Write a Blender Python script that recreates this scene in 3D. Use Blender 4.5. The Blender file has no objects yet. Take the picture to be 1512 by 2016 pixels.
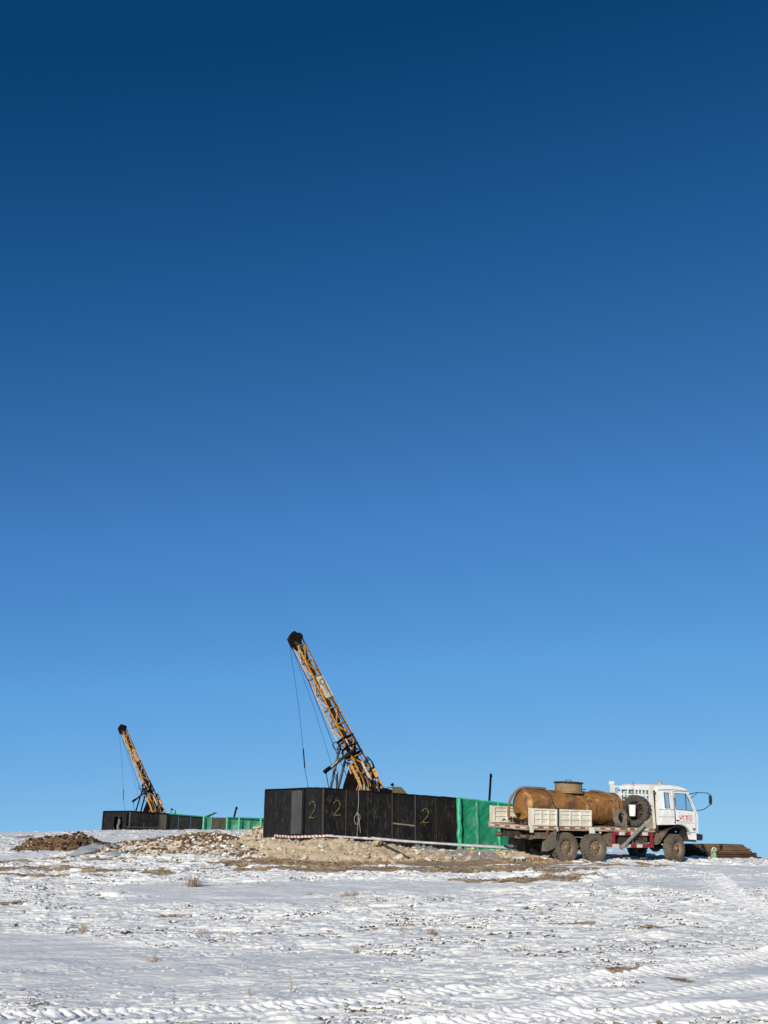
import bpy, bmesh, math, random
import numpy as np
from mathutils import Vector, Matrix, noise as mnoise
from mathutils.geometry import tessellate_polygon
R = math.radians
rnd = random.Random(7)
scene = bpy.context.scene
col = scene.collection

# ------------------------------------------------------------------ camera
F_PX, V_EYE = 2000.0, 1700.0                       # focal length and eye level, in pixels of the 1512 x 2016 photograph
PITCH = math.atan((V_EYE - 1008) / F_PX)
CP, SP = math.cos(PITCH), math.sin(PITCH)
cam = bpy.data.cameras.new('camera')
cam.sensor_fit = 'VERTICAL'; cam.sensor_height = 24.0
cam.lens = F_PX / 2016 * 24.0
cam.clip_start = 0.1; cam.clip_end = 12000
camo = bpy.data.objects.new('camera', cam); col.objects.link(camo)
camo.location = (0, 0, 0); camo.rotation_euler = (R(90) + PITCH, 0, 0)
scene.camera = camo

# ------------------------------------------------------------------ sky and sun
SUN_EL = R(17)
SUN_H = Vector((-0.34, -0.94, 0)).normalized()
to_sun = Vector((SUN_H.x * math.cos(SUN_EL), SUN_H.y * math.cos(SUN_EL), math.sin(SUN_EL)))
world = bpy.data.worlds.new('World'); scene.world = world; world.use_nodes = True
wn, wl = world.node_tree.nodes, world.node_tree.links
bg = wn['Background']
sky = wn.new('ShaderNodeTexSky'); sky.sky_type = 'NISHITA'; sky.sun_disc = False
sky.sun_elevation = SUN_EL; sky.sun_rotation = math.atan2(SUN_H.x, SUN_H.y)
sky.altitude = 3200; sky.air_density = 1.0; sky.dust_density = 0.25; sky.ozone_density = 2.2
# grade the Nishita sky to the deep high-altitude blue of the place: its luminance picks the colour
lum = wn.new('ShaderNodeRGBToBW'); div = wn.new('ShaderNodeMath'); div.operation = 'DIVIDE'; div.inputs[1].default_value = 11.8
grade = wn.new('ShaderNodeValToRGB'); cr = grade.color_ramp
STOPS = [(.05, (.0020, .042, .146)), (.0755, (.0026, .0500, .1640)), (.107, (.0137, .0999, .2832)), (.195, (.0578, .2122, .5395)), (.341, (.1119, .3467, .7230)), (.768, (.2582, .5520, .8308)), (1.0, (.300, .600, .855))]
while len(cr.elements) < len(STOPS): cr.elements.new(.5)
for e, (p_, c_) in zip(cr.elements, STOPS): e.position = p_; e.color = (*c_, 1)
BGS = .15
gain = wn.new('ShaderNodeVectorMath'); gain.operation = 'SCALE'; gain.inputs['Scale'].default_value = 1 / BGS
wl.new(sky.outputs[0], lum.inputs[0]); wl.new(lum.outputs[0], div.inputs[0]); wl.new(div.outputs[0], grade.inputs['Fac'])
wl.new(grade.outputs[0], gain.inputs[0]); wl.new(gain.outputs[0], bg.inputs['Color'])
bg.inputs['Strength'].default_value = BGS
sun = bpy.data.lights.new('sun', 'SUN'); sun.energy = 5.0; sun.angle = R(0.53); sun.color = (1.0, 0.925, 0.78)
suno = bpy.data.objects.new('sun', sun); col.objects.link(suno)
suno.rotation_euler = to_sun.to_track_quat('Z', 'Y').to_euler()
vs = scene.view_settings
vs.view_transform = 'Standard'; vs.look = 'None'; vs.exposure = 0.0; vs.gamma = 1.0; vs.use_curve_mapping = False
scene.cycles.max_bounces = 8; scene.cycles.transparent_max_bounces = 12

# ------------------------------------------------------------------ pixel helpers (a pixel gives a direction, Y the distance)
def rr(v):
    t = (v - 1008) / F_PX
    return (SP - t * CP) / (CP + t * SP)
def U(u, v, Y):
    t = (v - 1008) / F_PX
    k = Y / (CP + t * SP)
    return Vector(((u - 756) / F_PX * k, Y, (SP - t * CP) * k))

# ------------------------------------------------------------------ mesh builder
class MB:
    def __init__(s): s.v = []; s.f = []
    def add(s, vs_, fs):
        n = len(s.v); s.v += [tuple(p) for p in vs_]; s.f += [tuple(i + n for i in f) for f in fs]; return s
    def box(s, c, d, rot=None):
        c = Vector(c); h = Vector(d) / 2
        ps = [Vector((x * h.x, y * h.y, z * h.z)) for x in (-1, 1) for y in (-1, 1) for z in (-1, 1)]
        if rot is not None: ps = [rot @ p for p in ps]
        return s.add([c + p for p in ps], [(0, 1, 3, 2), (4, 6, 7, 5), (0, 4, 5, 1), (2, 3, 7, 6), (0, 2, 6, 4), (1, 5, 7, 3)])
    def bar(s, p, q, w, h=None, up=(0, 0, 1)):
        p, q = Vector(p), Vector(q); h = h or w; t = q - p; L = t.length; t = t / L
        up = Vector(up)
        a = t.cross(up)
        if a.length < 1e-3: a = t.cross(Vector((0, 1, 0)))
        a.normalize(); b = a.cross(t)
        m = Matrix((t, a, b)).transposed()
        return s.box((p + q) / 2, (L, w, h), m)
    def tube(s, p, q, r, n=8, r2=None, caps=True):
        return s.path([p, q], r, n, r2, caps)
    def path(s, pts, r, n=6, r2=None, caps=True):
        pts = [Vector(p) for p in pts]; k = len(pts); base = len(s.v); ref = None
        for i, p in enumerate(pts):
            t = (pts[min(i + 1, k - 1)] - pts[max(i - 1, 0)])
            if t.length < 1e-9: t = Vector((0, 0, 1))
            t.normalize()
            if ref is None:
                ref = Vector((0, 0, 1)) if abs(t.z) < .9 else Vector((1, 0, 0))
            a = t.cross(ref)
            if a.length < 1e-3: a = t.cross(Vector((1, 0.2, 0)))
            a.normalize(); b = t.cross(a); ref = -b if False else ref
            rad = r if r2 is None else r + (r2 - r) * i / (k - 1)
            if isinstance(rad, (list, tuple)): rad = rad[i]
            for j in range(n):
                an = 2 * math.pi * j / n
                s.v.append(tuple(p + a * math.cos(an) * rad + b * math.sin(an) * rad))
        for i in range(k - 1):
            for j in range(n):
                j2 = (j + 1) % n
                s.f.append((base + i * n + j, base + i * n + j2, base + (i + 1) * n + j2, base + (i + 1) * n + j))
        if caps:
            s.f.append(tuple(base + j for j in reversed(range(n)))); s.f.append(tuple(base + (k - 1) * n + j for j in range(n)))
        return s
    def lathe(s, prof, M=None, n=24, closed=False):
        M = M or Matrix(); base = len(s.v); k = len(prof)
        for r, h in prof:
            for j in range(n):
                an = 2 * math.pi * j / n
                s.v.append(tuple(M @ Vector((r * math.cos(an), r * math.sin(an), h))))
        rng = range(k) if closed else range(k - 1)
        for i in rng:
            i2 = (i + 1) % k
            for j in range(n):
                j2 = (j + 1) % n
                s.f.append((base + i * n + j, base + i * n + j2, base + i2 * n + j2, base + i2 * n + j))
        return s
    def prism(s, poly, d0, d1, M=None, holes=()):
        """poly = (a, b) points, extruded along the third axis from d0 to d1; M maps (a, b, d)"""
        M = M or Matrix(); base = len(s.v); loops = [list(poly)] + [list(h) for h in holes]
        flat = [p for l in loops for p in l]; n = len(flat)
        for d in (d0, d1):
            for a, b in flat: s.v.append(tuple(M @ Vector((a, b, d))))
        for tri in tessellate_polygon([[Vector((a, b, 0)) for a, b in l] for l in loops]):
            s.f.append(tuple(base + i for i in tri)); s.f.append(tuple(base + n + i for i in reversed(tri)))
        o = 0
        for l in loops:
            for i in range(len(l)):
                j = (i + 1) % len(l)
                s.f.append((base + o + i, base + o + j, base + n + o + j, base + n + o + i))
            o += len(l)
        return s
    def grid(s, fn, nu, nv):
        base = len(s.v)
        for j in range(nv + 1):
            for i in range(nu + 1): s.v.append(tuple(fn(i / nu, j / nv)))
        w = nu + 1
        for j in range(nv):
            for i in range(nu): s.f.append((base + j * w + i, base + j * w + i + 1, base + (j + 1) * w + i + 1, base + (j + 1) * w + i))
        return s
    def mesh(s, name, mat=None, smooth=False):
        me = bpy.data.meshes.new(name); me.from_pydata(s.v, [], s.f)
        bm = bmesh.new(); bm.from_mesh(me); bmesh.ops.recalc_face_normals(bm, faces=bm.faces); bm.to_mesh(me); bm.free()
        if mat: me.materials.append(mat)
        if smooth:
            me.polygons.foreach_set('use_smooth', [True] * len(me.polygons))
            if smooth != 'all': me.set_sharp_from_angle(angle=R(38))
        me.update(); return me
    def build(s, name, mat, parent=None, smooth=False, loc=None):
        return link(name, s.mesh(name, mat, smooth), parent, loc)

def link(name, me, parent=None, loc=None):
    o = bpy.data.objects.new(name, me); col.objects.link(o)
    if parent is not None: o.parent = parent
    if loc is not None: o.location = loc
    return o
def tag(o, label, cat, group=None, kind=None):
    o['label'] = label
    if cat: o['category'] = cat
    if group: o['group'] = group
    if kind: o['kind'] = kind
    return o
def thing(name, label, cat, M=None, group=None):
    o = bpy.data.objects.new(name, None); col.objects.link(o); o.empty_display_size = .3
    if M is not None:
        if isinstance(M, Vector): o.location = M
        else: o.matrix_world = M
    return tag(o, label, cat, group)

# ------------------------------------------------------------------ materials
def newmat(name):
    m = bpy.data.materials.new(name); m.use_nodes = True
    return m, m.node_tree.nodes, m.node_tree.links, m.node_tree.nodes['Principled BSDF']
def noise_node(n, l, scale, detail=5, rough=.6, coord='Object', stretch=None, dist=0):
    tc = n.new('ShaderNodeTexCoord'); t = n.new('ShaderNodeTexNoise')
    t.inputs['Scale'].default_value = scale; t.inputs['Detail'].default_value = detail; t.inputs['Roughness'].default_value = rough
    t.inputs['Distortion'].default_value = dist
    if stretch:
        mp = n.new('ShaderNodeMapping'); mp.inputs['Scale'].default_value = stretch
        l.new(tc.outputs[coord], mp.inputs['Vector']); l.new(mp.outputs[0], t.inputs['Vector'])
    else: l.new(tc.outputs[coord], t.inputs['Vector'])
    return t
def ramp(n, l, src, a, b, ca=(0, 0, 0, 1), cb=(1, 1, 1, 1)):
    r_ = n.new('ShaderNodeValToRGB'); r_.color_ramp.elements[0].position = a; r_.color_ramp.elements[1].position = b
    r_.color_ramp.elements[0].color = ca; r_.color_ramp.elements[1].color = cb
    l.new(src, r_.inputs['Fac']); return r_
def mixc(n, l, fac, a, b):
    x = n.new('ShaderNodeMix'); x.data_type = 'RGBA'
    if hasattr(fac, 'links') or hasattr(fac, 'is_linked'): l.new(fac, x.inputs[0])
    else: x.inputs[0].default_value = fac
    for k, i in ((a, 6), (b, 7)):
        if isinstance(k, (tuple, list)): x.inputs[i].default_value = (*k[:3], 1)
        else: l.new(k, x.inputs[i])
    return x.outputs[2]
def weathered(name, base, dirt=None, amount=.5, scale=3, rough=.6, metal=0, bump=.3, bscale=30, stretch=None, third=None, third_amt=.4, spec=.4, coord='Object'):
    """paint / cloth / rust of one colour with patches of a second and flecks of a third colour"""
    m, n, l, b = newmat(name)
    c = tuple(base)
    t = noise_node(n, l, scale, 6, .62, coord, stretch, .4)
    lo = 1 - amount
    out = mixc(n, l, ramp(n, l, t.outputs[0], max(lo - .18, .02), min(lo + .14, .98)).outputs[0], c, dirt or tuple(x * .6 for x in c))
    if third:
        t3 = noise_node(n, l, scale * 3.7, 5, .7, coord, stretch)
        lo3 = 1 - third_amt
        out = mixc(n, l, ramp(n, l, t3.outputs[0], lo3 - .06, lo3 + .08).outputs[0], out, third)
    l.new(out, b.inputs['Base Color'])
    b.inputs['Metallic'].default_value = metal; b.inputs['Specular IOR Level'].default_value = spec
    rt = noise_node(n, l, scale * 2.3, 4, .6, coord)
    mr = n.new('ShaderNodeMapRange'); mr.inputs['To Min'].default_value = max(rough - .15, .05); mr.inputs['To Max'].default_value = min(rough + .15, 1)
    l.new(rt.outputs[0], mr.inputs['Value']); l.new(mr.outputs[0], b.inputs['Roughness'])
    if bump:
        tb = noise_node(n, l, bscale, 6, .65, coord); bu = n.new('ShaderNodeBump'); bu.inputs['Strength'].default_value = bump; bu.inputs['Distance'].default_value = .02
        l.new(tb.outputs[0], bu.inputs['Height']); l.new(bu.outputs[0], b.inputs['Normal'])
    return m
M = {}
M['yellow'] = weathered('faded yellow paint', (.64, .28, .014), (.42, .20, .035), .46, 4, .55, third=(.04, .022, .012), third_amt=.48)
M['pale'] = weathered('pale yellow paint', (.60, .44, .33), (.44, .28, .16), .5, 5, .6, third=(.12, .08, .05), third_amt=.45)  # pale copy of the yellow, puts a sunlit tone on the mast's left side
M['black_metal'] = weathered('oily black steel', (.0035, .003, .003), (.010, .0075, .006), .45, 5, .8, spec=.04)
M['brown_metal'] = weathered('greasy brown steel', (.04, .026, .017), (.013, .010, .008), .5, 6, .7, spec=.15, third=(.16, .1, .05), third_amt=.36)
M['steel'] = weathered('grey steel', (.32, .31, .30), (.18, .15, .13), .5, 6, .4, metal=.6)
M['galv'] = weathered('galvanised pipe', (.5, .5, .5), (.3, .29, .28), .45, 5, .35, metal=.5)
M['cable'] = weathered('wire rope', (.03, .035, .05), (.015, .015, .02), .5, 20, .5)
M['sign_white'] = weathered('scuffed white plate', (.52, .48, .40), (.32, .25, .15), .46, 7, .5)
M['ink'] = weathered('dark print', (.05, .06, .06), (.12, .11, .1), .4, 10, .7)
M['felt'] = weathered('black felt board', (.005, .005, .0055), (.014, .0135, .014), .46, 1.5, .8, bump=.5, bscale=14, stretch=(1.6, 1.6, .6), third=(.040, .037, .034), third_amt=.40, spec=.06)
M['felt_grey'] = weathered('dusty grey felt board', (.014, .014, .0155), (.008, .008, .0085), .45, 2.2, .8, bump=.4, bscale=14, stretch=(2.5, 2.5, .4), third=(.06, .058, .055), third_amt=.38, spec=.12)
M['felt_pale'] = weathered('scraped pale board', (.06, .058, .056), (.035, .035, .035), .45, 3, .7, stretch=(2.5, 2.5, .5))
M['rust_strip'] = weathered('rusty angle iron', (.04, .023, .015), (.016, .013, .011), .5, 8, .75)
M['green'] = weathered('green tarpaulin', (.0, .18, .088), (.012, .115, .062), .47, 1.6, .5, bump=.35, bscale=5, spec=.45)
M['green_lit'] = weathered('sunlit green tarpaulin', (.05, .42, .22), (.015, .27, .13), .5, 4, .42, bump=.3, bscale=7, spec=.5)  # brighter copy of the green: light on the sun-facing fold put into the colour
M['olive'] = weathered('olive canvas', (.055, .05, .028), (.035, .033, .022), .5, 3, .85, bump=.4, bscale=8)
M['brown_tarp'] = weathered('brown canvas', (.12, .085, .05), (.06, .045, .03), .5, 3, .85, bump=.4, bscale=8)
M['chalk_yellow'] = weathered('yellow spray paint', (.13, .115, .02), (.035, .033, .012), .5, 9, .8)
M['rope'] = weathered('pale rope', (.32, .30, .26), (.18, .16, .13), .5, 20, .9)
M['white_pipe'] = weathered('white plastic pipe', (.56, .56, .56), (.34, .32, .30), .46, 4, .5)
M['cab_white'] = weathered('white cab paint', (.76, .76, .75), (.60, .57, .50), .42, 1.6, .35, bump=.02, third=(.42, .35, .26), third_amt=.33, spec=.5)
M['cream'] = weathered('cream bed paint', (.70, .67, .57), (.50, .44, .33), .42, 2.5, .5, bump=.1, third=(.2, .12, .06), third_amt=.27)
M['cream_dirty'] = weathered('grimy cream paint', (.46, .40, .30), (.2, .15, .1), .5, 3, .65, bump=.2, third=(.08, .055, .04), third_amt=.36)
M['tank'] = weathered('rusty ochre tank', (.34, .155, .035), (.19, .085, .028), .5, .8, .65, bump=.35, bscale=16, stretch=(.8, 1, 1.6), third=(.085, .05, .028), third_amt=.40, spec=.35)
M['tank_scrape'] = weathered('grey worn tank neck', (.19, .13, .075), (.33, .19, .07), .45, 4, .6, third=(.06, .045, .035), third_amt=.36)
M['tyre'] = weathered('black tyre rubber', (.028, .025, .022), (.075, .062, .05), .5, 6, .85, bump=.2)
M['tyre_dusty'] = weathered('dusty tyre rubber', (.145, .118, .088), (.09, .072, .055), .45, 3.5, .9, bump=.25)
M['tyre_grey'] = weathered('grey worn tyre', (.20, .175, .15), (.12, .10, .085), .45, 5, .9)
M['rim'] = weathered('muddy rim', (.27, .20, .125), (.15, .105, .065), .5, 6, .75)
M['under'] = weathered('grimy chassis', (.025, .020, .016), (.06, .045, .032), .45, 5, .75)
M['mud'] = weathered('mud covered steel', (.20, .15, .105), (.10, .072, .05), .5, 5, .85)
M['flap'] = weathered('grey mud flap', (.17, .145, .12), (.10, .085, .07), .5, 4, .85)
M['red'] = weathered('faded red paint', (.26, .022, .028), (.14, .02, .022), .45, 5, .55, third=(.2, .15, .12), third_amt=.3)
M['tape_white'] = weathered('white reflective tape', (.66, .60, .56), (.45, .36, .3), .45, 8, .5)
M['tape_red'] = weathered('red reflective tape', (.38, .05, .04), (.25, .06, .05), .45, 8, .5)
M['red_text'] = weathered('red lettering', (.5, .05, .05), (.42, .06, .06), .4, 8, .5)
M['black_plastic'] = weathered('black plastic', (.014, .014, .015), (.03, .03, .03), .4, 6, .45)
M['interior'] = weathered('grey cab interior', (.05, .05, .055), (.03, .03, .03), .4, 6, .8)
M['orange'] = weathered('orange lamp', (.50, .33, .2), (.4, .2, .1), .4, 8, .3)
M['hose'] = weathered('brown hose', (.22, .155, .10), (.13, .09, .06), .5, 8, .75)
M['bucket'] = weathered('white plastic', (.78, .78, .77), (.6, .58, .54), .35, 6, .4)
M['rod'] = weathered('rusty drill rod', (.15, .075, .035), (.07, .04, .025), .5, 5, .6, metal=.25, third=(.22, .12, .05), third_amt=.33, coord='Generated')
M['rod_light'] = weathered('worn drill rod', (.32, .19, .08), (.16, .09, .04), .5, 5, .55, metal=.25, third=(.06, .035, .02), third_amt=.36, coord='Generated')
M['sack'] = weathered('green and white sack', (.07, .19, .05), (.45, .52, .36), .42, 7, .7)
M['dirt_tan'] = weathered('tan spoil', (.52, .42, .29), (.39, .30, .20), .5, 2.2, .95, bump=.9, bscale=22, third=(.60, .52, .40), third_amt=.42, spec=.1)
M['dirt_brown'] = weathered('brown soil', (.18, .115, .065), (.10, .062, .035), .5, 2.5, .95, bump=.9, bscale=18, third=(.34, .25, .16), third_amt=.40, spec=.1)
M['dirt_dark'] = weathered('dark soil', (.07, .036, .02), (.04, .022, .013), .5, 3, .95, bump=.9, bscale=18, third=(.14, .085, .05), third_amt=.34, spec=.1)
M['rock'] = weathered('pale rock', (.62, .56, .47), (.48, .41, .32), .45, 6, .9, bump=.5, bscale=20, spec=.2)
M['rock_tan'] = weathered('tan stone', (.50, .41, .29), (.36, .275, .18), .45, 6, .92, bump=.5, bscale=20, spec=.2)
M['snow_lump'] = weathered('snow lump', (.78, .75, .72), (.62, .57, .50), .36, 5, .8, bump=.5, bscale=14, spec=.2)
M['snow_dirty'] = weathered('dirty snow', (.66, .62, .55), (.30, .22, .15), .48, 5, .85, bump=.6, bscale=14, third=(.2, .14, .09), third_amt=.32, spec=.2)
M['grey_sheet'] = weathered('grey ice sheet', (.50, .495, .485), (.40, .395, .385), .45, 2.2, .5, bump=.1, bscale=6)
M['straw'] = weathered('dry grass', (.42, .32, .20), (.3, .21, .12), .5, 6, .9)
M['straw_red'] = weathered('dry reddish twigs', (.36, .24, .16), (.24, .15, .10), .5, 6, .9)
M['wood'] = weathered('grey weathered wood', (.2, .165, .13), (.1, .08, .06), .5, 5, .85, stretch=(1, 1, 6))
M['dark_wood'] = weathered('dark plank', (.03, .025, .022), (.05, .042, .036), .5, 5, .8)
M['silver'] = weathered('silver pipe', (.42, .40, .37), (.25, .22, .19), .45, 4, .4, metal=.5)

def tank_mat():
    m = M['tank']; n, l = m.node_tree.nodes, m.node_tree.links; b = n['Principled BSDF']; src = b.inputs['Base Color'].links[0].from_socket
    t = noise_node(n, l, 1.1, 7, .72, 'Object', (1.0, 1, .9), 1.2); c1 = mixc(n, l, ramp(n, l, t.outputs[0], .515, .60).outputs[0], src, (.075, .046, .03))
    t = noise_node(n, l, 7, 6, .75, 'Object', (2.4, 2.4, .35), .3); c2 = mixc(n, l, ramp(n, l, t.outputs[0], .50, .66).outputs[0], c1, (.16, .075, .028))
    t = noise_node(n, l, 2.4, 7, .7, 'Object', (1.2, 1, .7)); c3 = mixc(n, l, ramp(n, l, t.outputs[0], .55, .64).outputs[0], c2, (.44, .24, .075))
    l.new(c3, b.inputs['Base Color'])
tank_mat()
def glass_mat(name, tint, refl):
    m, n, l, b = newmat(name); n.remove(b)
    tr = n.new('ShaderNodeBsdfTransparent'); tr.inputs[0].default_value = (*tint, 1)
    gl = n.new('ShaderNodeBsdfGlossy'); gl.inputs['Roughness'].default_value = .03; gl.inputs[0].default_value = (.9, .9, .9, 1)
    lw = n.new('ShaderNodeLayerWeight'); lw.inputs[0].default_value = .25
    pw = n.new('ShaderNodeMath'); pw.operation = 'POWER'; pw.inputs[1].default_value = 5.0; lw.inputs[0].default_value = .5; l.new(lw.outputs['Facing'], pw.inputs[0])
    mr = n.new('ShaderNodeMapRange'); mr.inputs['To Min'].default_value = refl; mr.inputs['To Max'].default_value = .9
    l.new(pw.outputs[0], mr.inputs['Value'])
    mx = n.new('ShaderNodeMixShader'); l.new(mr.outputs[0], mx.inputs[0]); l.new(tr.outputs[0], mx.inputs[1]); l.new(gl.outputs[0], mx.inputs[2])
    l.new(mx.outputs[0], n['Material Output'].inputs['Surface']); return m
M['glass'] = glass_mat('window glass', (.93, .96, .97), .06)
M['mirror'] = weathered('mirror face', (.6, .62, .65), (.55, .57, .6), .3, 2, .1, metal=1, bump=0)
def plastic_mat():
    m, n, l, b = newmat('crumpled clear film'); b.inputs['Base Color'].default_value = (.27, .265, .26, 1); b.inputs['Roughness'].default_value = .25
    tr = n.new('ShaderNodeBsdfTransparent'); mx = n.new('ShaderNodeMixShader'); mx.inputs[0].default_value = .5
    l.new(tr.outputs[0], mx.inputs[1]); l.new(b.outputs[0], mx.inputs[2]); l.new(mx.outputs[0], n['Material Output'].inputs['Surface']); return m
M['film'] = plastic_mat()
def stripe_mat(name, ca, cb, axis, period, slant=0.0):
    m, n, l, b = newmat(name)
    at = n.new('ShaderNodeAttribute'); at.attribute_name = 'run'
    mt = n.new('ShaderNodeMath'); mt.operation = 'FRACT'; dv = n.new('ShaderNodeMath'); dv.operation = 'DIVIDE'; dv.inputs[1].default_value = period
    l.new(at.outputs['Fac'], dv.inputs[0]); l.new(dv.outputs[0], mt.inputs[0])
    gt = n.new('ShaderNodeMath'); gt.operation = 'GREATER_THAN'; gt.inputs[1].default_value = .5; l.new(mt.outputs[0], gt.inputs[0])
    l.new(mixc(n, l, gt.outputs[0], ca, cb), b.inputs['Base Color']); b.inputs['Roughness'].default_value = .5; return m
M['barrier'] = stripe_mat('red and white barrier tape', (.52, .47, .43), (.30, .055, .055), 0, .15)

# ------------------------------------------------------------------ numpy noise and the terrain
def _hash(ix, iy, seed):
    h = (ix.astype(np.int64) * 374761393 + iy.astype(np.int64) * 668265263 + seed * 974634541) & 0xffffffff
    h = ((h ^ (h >> 13)) * 1274126177) & 0xffffffff
    h = h ^ (h >> 16)
    return (h & 0xffff) / 65535.0
def vnoise(x, y, seed=0):
    x = np.asarray(x, float); y = np.asarray(y, float)
    ix, iy = np.floor(x), np.floor(y); fx, fy = x - ix, y - iy
    fx = fx * fx * fx * (fx * (fx * 6 - 15) + 10); fy = fy * fy * fy * (fy * (fy * 6 - 15) + 10)
    a, b = _hash(ix, iy, seed), _hash(ix + 1, iy, seed); c, d = _hash(ix, iy + 1, seed), _hash(ix + 1, iy + 1, seed)
    return (a + (b - a) * fx) * (1 - fy) + (c + (d - c) * fx) * fy
def fbm(x, y, seed=0, oc=4, gain=.5):
    s, a, t = 0., 1., 0.
    for i in range(oc):
        ca, sa = math.cos(.6 * i), math.sin(.6 * i)
        s = s + a * vnoise((x * ca - y * sa) * 2.03 ** i, (x * sa + y * ca) * 2.03 ** i, seed + i * 17); t += a; a *= gain
    return s / t
def sstep(a, b, x):
    t = np.clip((x - a) / (b - a), 0, 1); return t * t * (3 - 2 * t)

TR_LOC = Vector((5.221, 38.778, .031)); TR_YAW, TR_ROLL = .51, .081
TM = Matrix.Translation(TR_LOC) @ Matrix.Rotation(TR_YAW, 4, 'Z') @ Matrix.Rotation(TR_ROLL, 4, 'X')
COLS_U = np.array([-900, -200, 0, 200, 525, 700, 897, 1050, 1200, 1330, 1512, 1750, 2400], float)
KY = np.array([34, 39, 43, 46, 52, 62, 72, 82, 100, 180, 3500], float)
TAB = np.array([
    [1712, 1699, 1690, 1682, 1670, 1655, 1645, 1642, 1648, 1664, 1697],
    [1712, 1698, 1687, 1679, 1667, 1652, 1643, 1641, 1646, 1662, 1697],
    [1712, 1698, 1686, 1677, 1665, 1650, 1642, 1639, 1645, 1662, 1697],
    [1713, 1698, 1684, 1674, 1662, 1647, 1638, 1636, 1643, 1662, 1697],
    [1715, 1698, 1670, 1658, 1651, 1643, 1637, 1634, 1642, 1662, 1697],
    [1715, 1700, 1675, 1663, 1654, 1646, 1640, 1638, 1646, 1664, 1697],
    [1713, 1701, 1684, 1674, 1664, 1656, 1651, 1650, 1656, 1670, 1697],
    [1711, 1700, 1687, 1679, 1670, 1664, 1661, 1661, 1666, 1676, 1698],
    [1709, 1699, 1691, 1687, 1680, 1675, 1674, 1675, 1680, 1686, 1698],
    [1710, 1703, 1696, 1692, 1688, 1686, 1687, 1689, 1692, 1695, 1698],
    [1716, 1707, 1699, 1695, 1691, 1690, 1692, 1694, 1696, 1697, 1698],
    [1718, 1709, 1702, 1698, 1694, 1693, 1695, 1697, 1698, 1698, 1698],
    [1720, 1711, 1704, 1700, 1697, 1696, 1697, 1698, 1698, 1698, 1698]], float)
EYE = -1.62
COLS_A = (COLS_U - 756) / (F_PX * (CP + .346 * SP))
KYF = np.concatenate([[-60., 6., 12.], KY])
ZT = np.array([np.concatenate([[EYE - .25, EYE - .12, EYE], KY * np.array([rr(v) for v in row])]) for row in TAB])
def smooth_interp(xk, x):
    i = np.clip(np.searchsorted(xk, x) - 1, 0, len(xk) - 2); t = np.clip((x - xk[i]) / (xk[i + 1] - xk[i]), 0, 1)
    return i, t
def _cr(p0, p1, p2, p3, t):   # soft cubic with limited overshoot
    m1, m2 = (p2 - p0) * .35, (p3 - p1) * .35
    t2, t3 = t * t, t * t * t
    return (2 * t3 - 3 * t2 + 1) * p1 + (t3 - 2 * t2 + t) * m1 + (-2 * t3 + 3 * t2) * p2 + (t3 - t2) * m2
def ground_base(X, Y):
    X = np.asarray(X, float); Y = np.asarray(Y, float)
    a = np.clip(X / np.maximum(Y, 12.), COLS_A[0], COLS_A[-1])
    i, s = smooth_interp(COLS_A, a); j, t = smooth_interp(KYF, np.clip(Y, -60, 3500))
    s = s * s * (3 - 2 * s)
    nY = len(KYF)
    def at(ii, jj): return ZT[ii, np.clip(jj, 0, nY - 1)]
    def colz(ii):
        # linear slope on the first and last long stretches, cubic between
        z1, z2 = at(ii, j), at(ii, j + 1)
        d1 = (at(ii, j + 1) - at(ii, j - 1)) / (KYF[np.clip(j + 1, 0, nY - 1)] - KYF[np.clip(j - 1, 0, nY - 1)] + 1e-9)
        d2 = (at(ii, j + 2) - at(ii, j)) / (KYF[np.clip(j + 2, 0, nY - 1)] - KYF[np.clip(j, 0, nY - 1)] + 1e-9)
        h = KYF[np.clip(j + 1, 0, nY - 1)] - KYF[j]
        lim = (z2 - z1) / h
        d1 = np.clip(d1, np.minimum(0, lim * 2.2), np.maximum(0, lim * 2.2)); d2 = np.clip(d2, np.minimum(0, lim * 2.2), np.maximum(0, lim * 2.2))
        t2, t3 = t * t, t * t * t
        return (2 * t3 - 3 * t2 + 1) * z1 + (t3 - 2 * t2 + t) * h * d1 + (-2 * t3 + 3 * t2) * z2 + (t3 - t2) * h * d2
    z = colz(i) * (1 - s) + colz(i + 1) * s
    # the level pad the truck stands on
    nrm = TM.to_3x3() @ Vector((0, 0, 1))
    zp = TR_LOC.z - (nrm.x * (X - TR_LOC.x) + nrm.y * (Y - TR_LOC.y)) / nrm.z
    Ti = TM.inverted()
    lx = Ti[0][0] * X + Ti[0][1] * Y + Ti[0][2] * zp + Ti[0][3]; ly = Ti[1][0] * X + Ti[1][1] * Y + Ti[1][2] * zp + Ti[1][3]
    dx = np.maximum(np.maximum(.6 - lx, lx - 8.3), 0); dy = np.maximum(np.maximum(-.5 - ly, ly - 2.9), 0)
    w = 1 - sstep(.1, 2.2, np.hypot(dx, dy))
    return z * (1 - w) + zp * w
def gz(x, y): return float(ground_base(np.array([x]), np.array([y]))[0])
def G(u, v, guess=30.):
    """where the ray through a pixel meets the ground, coming from the camera"""
    Ys = np.concatenate([np.linspace(10, 60, 1500), np.linspace(60, 120, 300)])
    t = (v - 1008) / F_PX; k = Ys / (CP + t * SP); Xs = (u - 756) / F_PX * k; Zs = (SP - t * CP) * k
    below = np.nonzero(ground_base(Xs, Ys) > Zs)[0]
    i = below[0] if len(below) else len(Ys) - 1
    return Vector((Xs[i], Ys[i], float(ground_base(Xs[i:i + 1], Ys[i:i + 1])[0])))

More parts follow.
